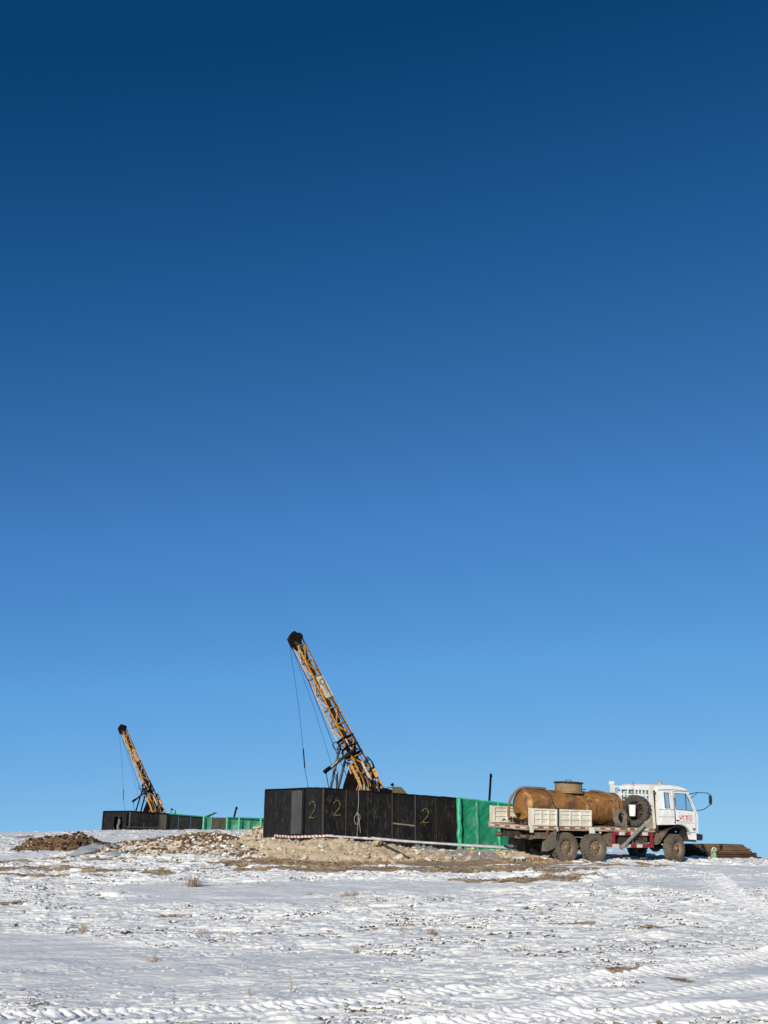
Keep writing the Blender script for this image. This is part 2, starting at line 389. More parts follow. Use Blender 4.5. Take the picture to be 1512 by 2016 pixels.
# tyre tracks pressed into the snow (pixel paths put on the ground)
def track(pts, width): return ([G(u, v) for u, v in pts], width)
TRACKS = [track([(-60, 2006), (250, 1998), (560, 1988), (760, 1968), (1000, 1948), (1250, 1922), (1400, 1902), (1600, 1868)], .55),
          track([(900, 2030), (1100, 1985), (1300, 1962), (1520, 1938), (1650, 1925)], .5),
          track([(700, 2040), (1000, 2012), (1250, 2000), (1550, 1985)], .5),
          track([(1330, 1712), (1400, 1722), (1420, 1745), (1450, 1772), (1530, 1806), (1600, 1826)], .8),
          track([(1180, 1716), (1300, 1728), (1400, 1727), (1520, 1722)], .5)]
SOIL = [(u_, 1701, 2.4, 2.6, 1.1) for u_ in range(560, 1080, 90)] + [(u_, 1712, 1.8, 1.6, 1.0) for u_ in range(520, 1180, 100)] + [(1130, 1702, 1.8, 1.2, .9), (1240, 1702, 2., .8, .75)] + [  # bare patches: centre pixel, half width and half depth in metres, strength
    (600, 1712, 3.6, .7, 1.0), (760, 1716, 3.4, .8, 1.0), (900, 1712, 3., .9, 1.0), (1030, 1712, 2.6, .8, .95), (1110, 1728, 1.6, .7, .85), (1000, 1735, 2.2, .7, .75),
    (1250, 1703, 3.4, .7, .55), (1400, 1700, 2.6, .8, .5), (1150, 1704, 2.4, .6, .8),
    (60, 1712, 3.2, 1.0, 1.15), (140, 1694, 2.2, .7, 1.1), (250, 1718, 2., .7, 1.0), (95, 1724, 2.2, .6, 1.05), (20, 1700, 2., .6, 1.), (330, 1722, 1.2, .4, .8), (10, 1777, .7, .4, .8), (40, 1650, 1.8, .8, .9),
    (1225, 1915, .34, .5, 1.0), (1330, 1930, .25, .3, .7), (1130, 1818, .7, .2, .5), (1290, 1832, .5, .3, .55), (565, 1984, .35, .12, .8), (1420, 1802, .6, .25, .5),
    (860, 1960, .4, .2, .45), (1260, 2004, .3, .15, .5), (400, 1700, 2.5, .6, .7)]
SOILW = [(G(u, v), a, b, s) for u, v, a, b, s in SOIL]

def ground_detail(X, Y):
    """fine snow relief in metres and the share of bare soil plus painted crack shade"""
    ca, sa = math.cos(.10), math.sin(.10)
    x, y = X * ca + Y * sa, -X * sa + Y * ca
    wob = fbm(x * .5, y * .5, 91, 2) - .5
    big = fbm(x * .16, y * .22, 5, 3)
    rough = sstep(.36, .56, big)
    patch = np.exp(-(((X + 3.0) / 3.2) ** 2 + ((Y - 14.8) / 2.2) ** 2)); rough = rough * (1 - .85 * patch)
    n1 = fbm(x * .8 + wob, y * 1.1, 11, 3) - .5
    n2 = fbm(x * 1.25 + wob * 1.5, y * 2.0 + wob * 1.5, 23, 5, .50)
    q_ = n2 * 6.5 + wob; lev = np.floor(q_); crust = (lev + sstep(.0, .10, q_ - lev)) / 6.5
    n4 = fbm(x * 2.3 + wob * 3, y * 4.2, 29, 4, .5); q4 = n4 * 5; l4 = np.floor(q4); flake = (l4 + sstep(0, .12, q4 - l4)) / 5
    n3 = fbm(x * 7.5, y * 13., 37, 3)
    fine = np.clip((n3 - .5), -.25, .3)
    ridg = 1 - np.abs(fbm(x * 1.5, y * 3.2, 51, 3) * 2 - 1)
    far = np.clip(Y / 24., .7, 1.7)
    z = n1 * .07 + (crust - .5) * .16 * (.25 + .75 * rough) * (.4 + .6 * far) + (flake - .5) * .105 * (.12 + .88 * rough) * far + fine * .008 * far
    soil = sstep(.60, .70, fbm(x * .55, y * .8, 71, 3)) * .14 + (1 - sstep(.24, .30, n2)) * (.12 + .4 * sstep(.42, .60, fbm(x * .3, y * .35, 81, 3))) * (.3 + .7 * rough)
    crack_shade = np.maximum(sstep(.80, .92, q_ - lev), sstep(.80, .92, q4 - l4)) * sstep(.50, .60, fbm(x * 1.1, y * 1.7, 83, 3)) * (.25 + .75 * rough)  # dark lines at scarp feet: undercut shade painted in, partly dark soil
    soil = np.maximum(soil - .12, crack_shade * .92)  # soil share also takes in the painted shade of the scarp feet
    edge = (fbm(X * 1.6, Y * 1.6, 61, 3) - .5) * 1.1; streak = sstep(.40, .62, fbm(x * 1.1, y * 3.4, 67, 3))
    for c, a, b, s in SOILW:
        d = np.sqrt(((X - c.x) / a) ** 2 + ((Y - c.y) / b) ** 2) + edge
        w = (1 - sstep(.55, 1.15, d)) * s
        soil = np.maximum(soil, w * (1.15 - .5 * streak))
    t_edge = (fbm(X * 5, Y * 5, 97, 2) - .5) * .12; t_lug = .5 + fbm(X * 4, Y * 4, 99, 2); clean = np.zeros(X.shape)
    for pts, wd in TRACKS:
        best = np.full(X.shape, 1e9); run = np.zeros(X.shape); side = np.zeros(X.shape); acc = 0.
        for p, q in zip(pts[:-1], pts[1:]):
            d = np.array([q.x - p.x, q.y - p.y]); L = np.hypot(*d); d /= L
            s = (X - p.x) * d[0] + (Y - p.y) * d[1]; lat = -(X - p.x) * d[1] + (Y - p.y) * d[0]
            sc = np.clip(s, 0, L); dist = np.hypot(s - sc, lat)
            m = dist < best; best = np.where(m, dist, best); run = np.where(m, acc + s, run); side = np.where(m, lat, side); acc += L
        e = best + t_edge
        w = 1 - sstep(wd * .42, wd * .56, e)
        lug = np.sin((run + np.abs(side) * .55 + t_edge * .8) * 2 * math.pi / .155); lug = sstep(-.25, .1, lug) * t_lug
        rut = np.exp(-((best - wd * .55) / .07) ** 2) * .030 * (1.7 - t_lug)
        z = z * (1 - .75 * w) + w * (-.02 + lug * .034 * far ** 1.2) + rut
        clean = np.maximum(clean, 1 - sstep(wd * .5, wd * .75, e))
        soil = soil * (1 - .85 * w)
    soil = np.clip(soil, 0, 1)
    z = z - soil * .012
    return z, soil, rough, clean, crack_shade * (1 - clean)

def build_ground():
    fa = np.linspace(-.46, .46, 800)
    side = .46 + np.cumsum(.004 * 1.16 ** np.arange(34)); side = side[side < 9]
    A = np.concatenate([-side[::-1], fa, side])
    yn = [-14., -8, -3, 1, 4, 6, 7.5, 8.5, 9.2]
    y = 9.6
    while y < 44: yn.append(y); y += .0185 * (max(y, 12) / 12) ** .75
    while y < 90: yn.append(y); y += .11 * (y / 44)
    while y < 6000: yn.append(y); y *= 1.06
    YN = np.array(yn)
    AA, YY = np.meshgrid(A, YN)
    XX = AA * (YY + 4 * np.exp(-np.maximum(YY, 0) / 6.) + np.maximum(0, -YY) + .0)
    XX = np.where(YY < 4, AA * (8.), XX)
    z0 = ground_base(XX, YY)
    dz, soil, _r, clean, crk_shade = ground_detail(XX, YY)
    fade = np.clip(1.4 - YY / 160., 0, 1)
    Z = z0 + dz * fade
    nr, nc = AA.shape
    me = bpy.data.meshes.new('ground')
    co = np.stack([XX, YY, Z], -1).reshape(-1, 3)
    idx = np.arange(nr * nc).reshape(nr, nc)
    q = np.stack([idx[:-1, :-1], idx[:-1, 1:], idx[1:, 1:], idx[1:, :-1]], -1).reshape(-1, 4)
    me.vertices.add(len(co)); me.vertices.foreach_set('co', co.astype(np.float32).ravel())
    me.loops.add(q.size); me.loops.foreach_set('vertex_index', q.astype(np.int32).ravel())
    me.polygons.add(len(q)); me.polygons.foreach_set('loop_start', np.arange(0, q.size, 4, dtype=np.int32))
    at = me.attributes.new('soil', 'FLOAT', 'POINT'); at.data.foreach_set('value', soil.astype(np.float32).ravel())
    at = me.attributes.new('clean', 'FLOAT', 'POINT'); at.data.foreach_set('value', clean.astype(np.float32).ravel())
    at = me.attributes.new('crack_shade', 'FLOAT', 'POINT'); at.data.foreach_set('value', crk_shade.astype(np.float32).ravel())
    me.update(calc_edges=True)
    m, n, l, b = newmat('wind packed snow over soil')
    a = n.new('ShaderNodeAttribute'); a.attribute_name = 'soil'
    t = noise_node(n, l, 9, 6, .7, 'Object', (1, 2.2, 1)); ad = n.new('ShaderNodeMath'); ad.operation = 'MULTIPLY_ADD'
    l.new(t.outputs[0], ad.inputs[0]); ad.inputs[1].default_value = .75; l.new(a.outputs['Fac'], ad.inputs[2])
    fac = ramp(n, l, ad.outputs[0], .74, .92)
    t2 = noise_node(n, l, .8, 5, .6); snow = mixc(n, l, ramp(n, l, t2.outputs[0], .35, .7).outputs[0], (.84, .835, .81), (.78, .775, .75))
    t4 = noise_node(n, l, 3.2, 6, .7, 'Object', (1, 2.5, 1)); snow = mixc(n, l, ramp(n, l, t4.outputs[0], .60, .78).outputs[0], snow, (.62, .59, .55))
    ac = n.new('ShaderNodeAttribute'); ac.attribute_name = 'clean'; snow = mixc(n, l, ac.outputs['Fac'], snow, (.86, .85, .835))
    t3 = noise_node(n, l, 2.3, 6, .7); so = mixc(n, l, ramp(n, l, t3.outputs[0], .36, .66).outputs[0], (.25, .175, .105), (.46, .325, .20))
    ak = n.new('ShaderNodeAttribute'); ak.attribute_name = 'crack_shade'; so = mixc(n, l, ak.outputs['Fac'], so, (.050, .046, .040))  # scarp feet darkened in the colour: painted undercut shade with dark soil
    l.new(mixc(n, l, fac.outputs[0], snow, so), b.inputs['Base Color'])
    b.inputs['Roughness'].default_value = .72; b.inputs['Specular IOR Level'].default_value = .25
    tb = noise_node(n, l, 16, 8, .7, 'Object', (1, 1.7, 1)); bu = n.new('ShaderNodeBump'); bu.inputs['Strength'].default_value = .5; bu.inputs['Distance'].default_value = .018
    l.new(tb.outputs[0], bu.inputs['Height']); l.new(bu.outputs[0], b.inputs['Normal'])
    me.materials.append(m)
    o = link('ground', me); o['kind'] = 'structure'; o['label'] = 'wind packed patchy snow over brown steppe soil'
    return o
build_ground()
def snow_crumbs():
    g = np.random.default_rng(5); n = 11000
    Y = 10.5 * (34 / 10.5) ** g.random(n); X = g.uniform(-.44, .44, n) * Y
    dz, so_, rg_, _c, _k = ground_detail(X, Y); keep = (rg_ * (fbm(X * 1.1, Y * 1.1, 15, 2) > .48) > g.random(n)); X, Y, dz = X[keep], Y[keep], dz[keep]; Z = ground_base(X, Y) + dz; m = MB()
    F = [(0, 2, 4), (2, 1, 4), (1, 3, 4), (3, 0, 4), (2, 0, 5), (1, 2, 5), (3, 1, 5), (0, 3, 5)]
    for x, y, z in zip(X, Y, Z):
        a = g.uniform(0, 6.28); s_ = .012 + .045 * g.random() ** 3; t_ = s_ * g.uniform(.25, .55); c_, d_ = math.cos(a) * s_, math.sin(a) * s_; e = g.uniform(.4, 1); tl = g.uniform(-.5, .5) * s_
        m.add([(x + c_, y + d_, z + tl), (x - c_, y - d_, z), (x - d_ * e, y + c_ * e, z), (x + d_ * e, y - c_ * e, z + tl * .5), (x, y, z + t_), (x, y, z - t_)], F)
    me = bpy.data.meshes.new('snow_crumbs'); me.from_pydata(m.v, [], m.f); me.materials.append(M['snow_lump'])
    o = link('snow_crumbs', me); tag(o, 'small crumbs of broken white snow crust strewn over the ground', 'snow', None, 'stuff')
snow_crumbs()

# ------------------------------------------------------------------ truck
truck = thing('cargo_truck', 'white cab six-wheel cargo truck with cream dropside bed carrying a rusty tank', 'truck', TM)
W = 2.49; ZB = 1.28
def tyre_mesh(Ro, width, mat, lugs=26, lug_h=.03, hole=.58):
    """axis along +Z here; later turned. open torus with chunky lugs"""
    m = MB(); h = width / 2; ri = Ro * hole
    prof = [(ri, -h * .72), (ri * 1.12, -h * .95), (Ro * .80, -h), (Ro * .93, -h * .9), (Ro - lug_h, -h * .72), (Ro - lug_h, h * .72), (Ro * .93, h * .9), (Ro * .80, h), (ri * 1.12, h * .95), (ri, h * .72)]
    m.lathe(prof, n=40, closed=True)
    for k in range(lugs):
        for sgn in (-1, 1):
            an = 2 * math.pi * (k + (.5 if sgn > 0 else 0)) / lugs
            rot = Matrix.Rotation(an, 3, 'Z') @ Matrix.Rotation(sgn * .45, 3, 'X')
            c = Matrix.Rotation(an, 3, 'Z') @ Vector((Ro - lug_h * .75, 0, sgn * h * .46))
            m.box(c, (lug_h * 1.7, 2 * math.pi * Ro / lugs * .52, h * .92), rot)
            c2 = Matrix.Rotation(an, 3, 'Z') @ Vector((Ro * .935, 0, sgn * h * .9))
            m.box(c2, (Ro * .10, 2 * math.pi * Ro / lugs * .5, h * .16), Matrix.Rotation(an, 3, 'Z'))
    return m.mesh('tyre', mat, True)
def rim_mesh(Rr, width, mat, face=1):
    m = MB(); h = width / 2
    # dished disc with a raised lip, hub and hand holes drawn as deep pockets between spokes
    m.lathe([(Rr, -h * .7), (Rr, h * .72), (Rr * .93, h * .78), (Rr * .90, h * .55), (Rr * .84, h * .30)], n=36)
    n = 10; r0, r1 = Rr * .52, Rr * .84
    for k in range(n):   # spokes
        a0 = 2 * math.pi * k / n; w_ = .62 * math.pi / n
        pts = []
        for r_, z_ in ((r0, h * .46), (r1, h * .30)):
            for s in (-1, 1): pts.append(Vector((r_ * math.cos(a0 + s * w_ * (1.25 if r_ == r0 else .9)), r_ * math.sin(a0 + s * w_ * (1.25 if r_ == r0 else .9)), z_)))
        m.add(pts + [p - Vector((0, 0, .03)) for p in pts], [(0, 1, 3, 2), (4, 6, 7, 5), (0, 2, 6, 4), (1, 5, 7, 3)])
    m.lathe([(0, h * .1), (Rr * .84, h * .08)], n=24)
    m.lathe([(r0 * 1.03, h * .1), (r0 * 1.03, h * .46), (Rr * .40, h * .50), (Rr * .34, h * .42), (Rr * .34, h * .62), (Rr * .20, h * .72), (Rr * .16, h * 1.0), (0, h * 1.02)], n=24)
    for k in range(8):
        a0 = 2 * math.pi * k / 8
        m.tube((Rr * .455 * math.cos(a0), Rr * .455 * math.sin(a0), h * .4), (Rr * .455 * math.cos(a0), Rr * .455 * math.sin(a0), h * .62), .016, 6)
    return m.mesh('rim', mat, True)
TY = tyre_mesh(.535, .34, M['tyre_dusty']); RI = rim_mesh(.535 * .60, .34, M['rim'])
TYB = tyre_mesh(.535, .34, M['tyre'])
def put_wheel(x, y, near=True, steer=0., tyre=None, z=.525):
    w = bpy.data.objects.new('wheel', None); col.objects.link(w); w.parent = truck; w.empty_display_size = .2
    w.location = (x, y, z); w.rotation_euler = (R(90) if near else R(-90), rnd.uniform(0, 6), 0)
    w.rotation_mode = 'XYZ'
    w.matrix_local = Matrix.Translation((x, y, z)) @ Matrix.Rotation(steer, 4, 'Z') @ Matrix.Rotation(R(90) if near else R(-90), 4, 'X') @ Matrix.Rotation(rnd.uniform(0, 6), 4, 'Z')
    link('tyre', tyre or TY, w); link('rim', RI, w)
XW = (1.79, 3.17, 7.30)
for x in XW[:2]:
    put_wheel(x, .19); put_wheel(x, W - .19, False)
put_wheel(XW[2], .20, True, R(13)); put_wheel(XW[2], W - .20, False, R(13))
def T(name, mb, mat, smooth=False, parent=None): return mb.build(name, mat, parent or truck, smooth)
# chassis
for y in (.82, W - .82): T('chassis_rail', MB().box((4.05, y, .98), (7.9, .09, .22)), M['under'])
for x in (.2, 1.2, 2.48, 3.8, 5.2, 6.3): T('cross_member', MB().box((x, W / 2, .98), (.1, .74, .16)), M['under'])
for x in XW:
    a = MB().tube((x, .35, .525), (x, W - .35, .525), .075, 12); a.lathe([(0, -.24), (.14, -.22), (.22, -.08), (.22, .08), (.14, .22), (0, .24)], Matrix.Translation((x, W / 2, .54)) @ Matrix.Rotation(R(90), 4, 'Y'), 16)
    T('axle', a, M['under'], True)
T('drive_shaft', MB().tube((2.0, W / 2, .62), (7.2, W / 2, .74), .06, 10), M['under'], True)
for y in (.82, W - .82):
    sp = MB()
    for k in range(6): sp.bar((1.55 + k * .07, y, .70 + k * .028), (3.42 - k * .07, y, .70 + k * .028), .09, .024)
    T('leaf_spring', sp, M['under'])
    sp = MB()
    for k in range(5): sp.bar((6.62 + k * .08, y, .66 + k * .024), (7.98 - k * .08, y, .66 + k * .024), .09, .02)
    T('leaf_spring', sp, M['under'])
eng = MB().box((7.35, W / 2, 1.02), (1.3, .7, .62)); eng.box((6.4, W / 2, .95), (.7, .45, .4)); eng.tube((8.05, W / 2, 1.0), (8.15, W / 2, 1.0), .3, 16)
T('engine', eng, M['under'])
# bed
T('bed_floor', MB().box((3.06, W / 2, ZB - .035), (6.12, W - .08, .07)), M['cream_dirty'])
for y, s in ((.025, 1), (W - .025, -1)):
    T('side_rail', MB().box((3.06, y, ZB - .075), (6.12, .05, .15)), M['cream_dirty'])
T('rear_sill', MB().box((-.022, W / 2, ZB - .085), (.045, W, .17)), M['cream_dirty'])
for k in range(7): T('bed_bearer', MB().box((.25 + k * .93, W / 2, ZB - .15), (.08, W - .3, .15)), M['under'])
for k in range(24):       # reflective strip, red and white by turns
    x0 = .18 + k * .245
    T('reflector_strip', MB().box((x0 + .12, -.004, ZB - .055), (.235, .006, .055)), M['tape_red'] if k % 2 else M['tape_white'])
for k in range(7): T('reflector_strip', MB().box((-.048, .3 + k * .32, ZB - .09), (.006, .3, .055)), M['tape_red'] if k % 2 else M['tape_white'])
for x, w_ in ((.12, .16), (2.95, .26), (1.33, .10)):   # hinge plates
    T('hinge_plate', MB().box((x, -.012, ZB - .13), (w_, .02, .22 if w_ > .12 else .1)), M['cream'])
T('side_marker_lamp', MB().tube((.85, -.03, ZB - .20), (.85, .02, ZB - .20), .035, 10), M['red_text'])
T('side_marker_lamp', MB().tube((3.35, -.03, ZB - .20), (3.35, .02, ZB - .20), .035, 10), M['tape_white'])
def dropside(x0, x1, y, out, h=.60, name='dropside_panel', wide=.0):
    """pressed steel gate: sheet, rim and stiffening ribs on its outer side (out = -1 near, +1 far)"""
    o = T(name, MB().box(((x0 + x1) / 2, y, ZB + h / 2 + .004), (x1 - x0, .03, h)), M['cream'])
    r_ = MB(); yo = y + out * .036
    for z in (ZB + .035, ZB + h - .03): r_.box(((x0 + x1) / 2, yo, z), (x1 - x0 - .002, .045, .05))
    for f_ in (.40, .72): r_.box(((x0 + x1) / 2, yo - out * .004, ZB + h * f_), (x1 - x0 - .004, .034, .03))
    nr = 3 if x1 - x0 > .9 else 2
    for k in range(nr + 1):
        x = x0 + .03 + (x1 - x0 - .06) * k / nr
        r_.box((x, yo + out * .004, ZB + h / 2 + .004), (.05, .05, h - .004))
    r_.build('stiffening_rib', M['cream'], o)
    return o
dropside(.16, 1.28, .02, -1); dropside(1.38, 2.92, .02, -1)
T('corner_post', MB().box((.08, .02, ZB + .29), (.13, .06, .66)), M['cream'])
T('corner_post', MB().box((.06, W - .02, ZB + .29), (.10, .06, .66)), M['cream'])
T('strap_plate', MB().box((1.33, -.02, ZB + .42), (.11, .03, .42)), M['black_plastic'])
for k in range(3):
    x0 = .14 + k * 1.98; dropside(x0, x0 + 1.9, W - .02, -1)
# headboard with slats
hb = MB()
XH = 6.12
for y in (.03, W - .03): T('headboard_post', MB().box((XH - .06 if y < 1 else XH, y, 2.08), (.1, .09, 1.62), Matrix.Rotation(-.07 if y < 1 else 0, 3, 'Y')), M['cream'])
for z in (2.82, 2.52, 2.0): T('headboard_rail', MB().box((XH, W / 2, z), (.05, W - .1, .06)), M['cab_white'])
for k in (0, 1, 2, 3, 4, 6, 8, 10): T('headboard_slat', MB().box((XH - .035, .22 + k * .205, 2.38), (.02, .075, .86)), M['cab_white'])
T('headboard_panel', MB().box((XH + .004, W / 2, 1.63), (.03, W - .1, .68)), M['cream'])
T('post_cap', MB().box((XH, W - .03, 2.95), (.14, .16, .14)), M['bucket'])
T('gusset_panel', MB().prism([(5.55, ZB), (6.06, ZB), (6.02, 1.93), (5.86, 1.95), (5.78, 1.66), (5.62, 1.52)], -.012, .012, Matrix(((1, 0, 0, 0), (0, 0, 1, .02), (0, 1, 0, 0), (0, 0, 0, 1)))), M['cream_dirty'])
# under the tail
tb = MB().box((.28, W / 2, .86), (.16, 2.0, .16)); 
T('tail_beam', tb, M['mud'])
for y in (.45, W - .45):
    T('tail_bracket', MB().box((.3, y, 1.04), (.1, .1, .34)), M['under'])
    tl = T('tail_lamp', MB().box((.15, y, .88), (.1, .42, .13)), M['under']); MB().box((.094, y, .88), (.014, .36, .09)).build('lens', M['mud'], tl)
T('tow_hook', MB().box((.12, W / 2, .9), (.3, .22, .2)), M['under'])
T('tool_box', MB().box((.72, .38, .93), (.7, .5, .22)), M['mud'])
# mud flaps
for y in (.19, W - .19):
    T('mud_flap', MB().prism([(.84, .38), (1.24, .52), (1.30, 1.1), (1.20, 1.1), (.92, .84)], y - .17, y + .17, Matrix(((1, 0, 0, 0), (0, 0, 1, 0), (0, 1, 0, 0), (0, 0, 0, 1)))), M['flap'])
# side guard: red and white frame, boxes behind it
XZ = Matrix(((1, 0, 0, 0), (0, 0, 1, 0), (0, 1, 0, 0), (0, 0, 0, 1)))
segs = 7
for z, off in ((1.06, 0), (.61, 1)):
    for k in range(segs):
        x0 = 4.0 + k * (2.06 / segs)
        red = (k + off) % 2 == 0 or k == segs - 1
        T('guard_bar', MB().box((x0 + 1.03 / segs, .04, z), (2.06 / segs - .003, .05, .12)), M['red'] if red else M['tape_white'])
for x, mt in ((4.05, 'red'), (5.97, 'red'), (5.0, 'mud')): T('guard_upright', MB().box((x, .045, .835), (.12 if x != 5.0 else .06, .04, .33)), M[mt])
T('battery_box', MB().box((5.55, .40, .83), (.6, .5, .36)), M['mud']); T('battery_box', MB().box((4.75, .42, .83), (.62, .5, .34)), M['under'])
wr = MB()
for k in range(4): wr.path([(5.3 + i * .07, .135 + .012 * math.sin(k + i), .76 + k * .05 + .025 * math.sin(i * 1.3 + k * 2)) for i in range(9)], .012, 5)
T('battery_cable', wr, M['black_plastic'])
T('side_box', MB().prism([(3.72, .98), (3.92, 1.12), (4.1, 1.12), (4.1, .55), (3.86, .55), (3.70, .72)], .1, .62, XZ), M['mud'])
ft = MB().lathe([(0, -.42), (.24, -.42), (.26, -.38), (.26, .38), (.24, .42), (0, .42)], Matrix.Translation((5.0, W - .35, .8)) @ Matrix.Rotation(R(90), 4, 'Y'), 20); T('fuel_tank', ft, M['under'], True)
T('exhaust_silencer', MB().lathe([(0, -.4), (.13, -.4), (.13, .4), (0, .4)], Matrix.Translation((6.0, 1.0, .62)) @ Matrix.Rotation(R(90), 4, 'Y'), 14), M['mud'], True)
# cab
def tumble(y, z):   # the sides lean inward above the belt line
    d = max(0, z - 1.95) * .07
    return y + (d if y < W / 2 else -d)
CY0, CY1 = .06, W - .06
prof = [(6.42, 1.40), (6.42, 2.70), (6.46, 2.80), (6.54, 2.875), (6.70, 2.92), (7.15, 2.94), (7.62, 2.90), (7.92, 2.83), (8.06, 2.755), (8.12, 2.66), (8.46, 1.93), (8.54, 1.78), (8.52, 1.40), (8.50, 1.12)]
arch = [(8.02, 1.08), (7.97, 1.19), (7.88, 1.29), (7.76, 1.365), (7.6, 1.41), (7.4, 1.425), (6.9, 1.41)]
outer = prof + arch
qwin = [(6.76, 2.64), (6.98, 2.64), (7.0, 2.05), (6.77, 2.05)]
door_o = [(7.25, 2.70), (8.0, 2.70), (8.10, 2.52), (8.375, 1.93), (8.40, 1.60), (8.37, 1.16), (8.06, 1.13), (8.0, 1.22), (7.9, 1.325), (7.77, 1.40), (7.6, 1.445), (7.28, 1.455)]
dwin = [(7.32, 2.63), (7.95, 2.63), (8.05, 2.45), (8.27, 1.97), (7.34, 2.02)]
def side_mesh(poly, holes, y0, y1):
    m = MB().prism(poly, y0, y1, XZ, holes); m.v = [(x, tumble(y, z), z) for x, y, z in m.v]; return m
cabo = T('cab_shell', side_mesh(outer, [qwin, door_o], CY0, CY0 + .05), M['cab_white'])
far = side_mesh(outer, [qwin, dwin], CY1 - .05, CY1).build('cab_side', M['cab_white'], cabo)
door = T('door', side_mesh([((x - 7.85) * .986 + 7.85, (z - 2.0) * .988 + 2.0) for x, z in door_o], [dwin], CY0 - .006, CY0 + .035), M['cab_white'])
# roof, front and back skin
def skin(pts, ny=10, th=.0):
    m = MB(); k = len(pts)
    def fn(a, b):
        i = b * (k - 1); i0 = min(int(i), k - 2); f_ = i - i0
        x = pts[i0][0] + (pts[i0 + 1][0] - pts[i0][0]) * f_; z = pts[i0][1] + (pts[i0 + 1][1] - pts[i0][1]) * f_
        y = tumble(CY0 + .003 + (CY1 - CY0 - .006) * a, z)
        e = min(a, 1 - a)
        crown = max(0, z - 2.6) * .12 * (1 - (1 - min(e / .12, 1)) ** 2)
        bow = max(0, x - 8.0) * .25 * (1 - (2 * a - 1) ** 2)
        return (x + bow, y, z + crown)
    return m.grid(fn, ny, k - 1)
def thick(o, t):
    md = o.modifiers.new('thickness', 'SOLIDIFY'); md.thickness = t; md.offset = -1; return o
rf = T('roof', skin(prof[1:10], 16), M['cab_white'], 'all')
T('front_panel', skin(prof[10:], 16), M['cab_white'], 'all')
ws = T('windscreen', skin([(8.13, 2.645), (8.45, 1.945)], 16), M['glass'], 'all')
pf = MB()
for y in (CY0 + .05, W / 2, CY1 - .05): pf.path([(8.12 + (.03 if y == W / 2 else 0), tumble(y, 2.66), 2.66), (8.46 + (.1 if y == W / 2 else 0), y, 1.93)], .03 if y != W / 2 else .015, 6)
T('screen_pillar', pf, M['cab_white'], True)
rw = [(CY0 + .35, 2.02), (CY1 - .35, 2.02), (CY1 - .4, 2.6), (CY0 + .4, 2.6)]
YZ = Matrix(((0, 0, 1, 0), (1, 0, 0, 0), (0, 1, 0, 0), (0, 0, 0, 1)))
T('cab_back', MB().prism([(CY0 + .003, 1.40), (CY1 - .003, 1.40), (CY1 - .06, 2.72), (CY0 + .06, 2.72)], 6.425, 6.46, YZ, [rw]), M['cab_white'])
T('rear_window', MB().prism(rw, 6.44, 6.446, YZ), M['glass'])
T('cab_floor', MB().box((7.4, W / 2, 1.455), (1.92, CY1 - CY0 - .14, .05)), M['interior'])
for y in (.55, W - .55):
    s_ = MB().box((7.0, y, 1.72), (.5, .52, .16)); s_.box((6.76, y, 2.05), (.14, .5, .62), Matrix.Rotation(-.15, 3, 'Y')); T('seat', s_, M['interior'])
T('dashboard', MB().prism([(8.0, 1.5), (8.4, 1.5), (8.38, 1.95), (8.12, 1.98), (7.98, 1.82)], .16, W - .16, XZ), M['interior'])
st = MB().lathe([(.21 + .016 * math.cos(a), .016 * math.sin(a)) for a in np.linspace(0, 2 * math.pi, 8, endpoint=False)], Matrix.Translation((7.78, W - .6, 2.06)) @ Matrix.Rotation(R(-35), 4, 'Y'), 24, True)
st.tube((7.78, W - .6, 2.06), (8.1, W - .6, 1.8), .02, 6); T('steering_wheel', st, M['black_plastic'], True)
def pane(poly, y, parent):
    m = MB().prism(poly, y - .002, y + .002, XZ); m.v = [(x, tumble(yy, z), z) for x, yy, z in m.v]; return m.build('window_pane', M['glass'], parent)
def frame(poly, y, parent, r_=.014):
    pts = [(x, tumble(y, z), z) for x, z in poly]; return MB().path(pts + [pts[0]], r_, 6).build('window_seal', M['black_plastic'], parent, True)
pane(dwin, CY0 + .012, door); frame(dwin, CY0 - .004, door)
MB().path([(7.92, tumble(CY0, 2.62), 2.62), (7.90, tumble(CY0, 2.01), 2.01)], .016, 6).build('quarter_light_bar', M['black_plastic'], door)
pane(qwin, CY0 + .012, cabo); frame(qwin, CY0 - .004, cabo, .018)
pane(dwin, CY1 - .012, cabo); pane(qwin, CY1 - .012, cabo)
MB().box((7.40, CY0 - .014, 1.59), (.13, .03, .045)).build('door_handle', M['black_plastic'], door)
MB().path([(7.20, CY0 - .02, 2.46), (7.235, CY0 - .045, 2.44), (7.245, CY0 - .045, 1.56), (7.2, CY0 - .02, 1.5)], .016, 6).build('grab_handle', M['black_plastic'], cabo, True)
MB().box((7.85, CY0 - .0075, 1.50), (.98, .004, .012)).build('trim_line', M['cream_dirty'], door)
seal = [(x, tumble(CY0 - .004, z), z) for x, z in door_o]; MB().path(seal + [seal[0]], .009, 5).build('door_seal', M['black_plastic'], cabo)
MB().path([(6.44, tumble(CY0, 2.74) - .01, 2.735), (7.2, tumble(CY0, 2.78) - .01, 2.775), (8.04, tumble(CY0, 2.74) - .01, 2.735)], .016, 5).build('roof_gutter', M['cream_dirty'], cabo)
MB().path([(x, CY0 - .004, z) for x, z in [(8.5, 1.10)] + arch + [(6.42, 1.40)]], .012, 5).build('arch_lip', M['under'], cabo)
for z in (1.72, 2.0): MB().path([(6.44, CY0 - .004, z), (7.22, CY0 - .004, z)], .006, 5).build('pressed_line', M['cream_dirty'], cabo)
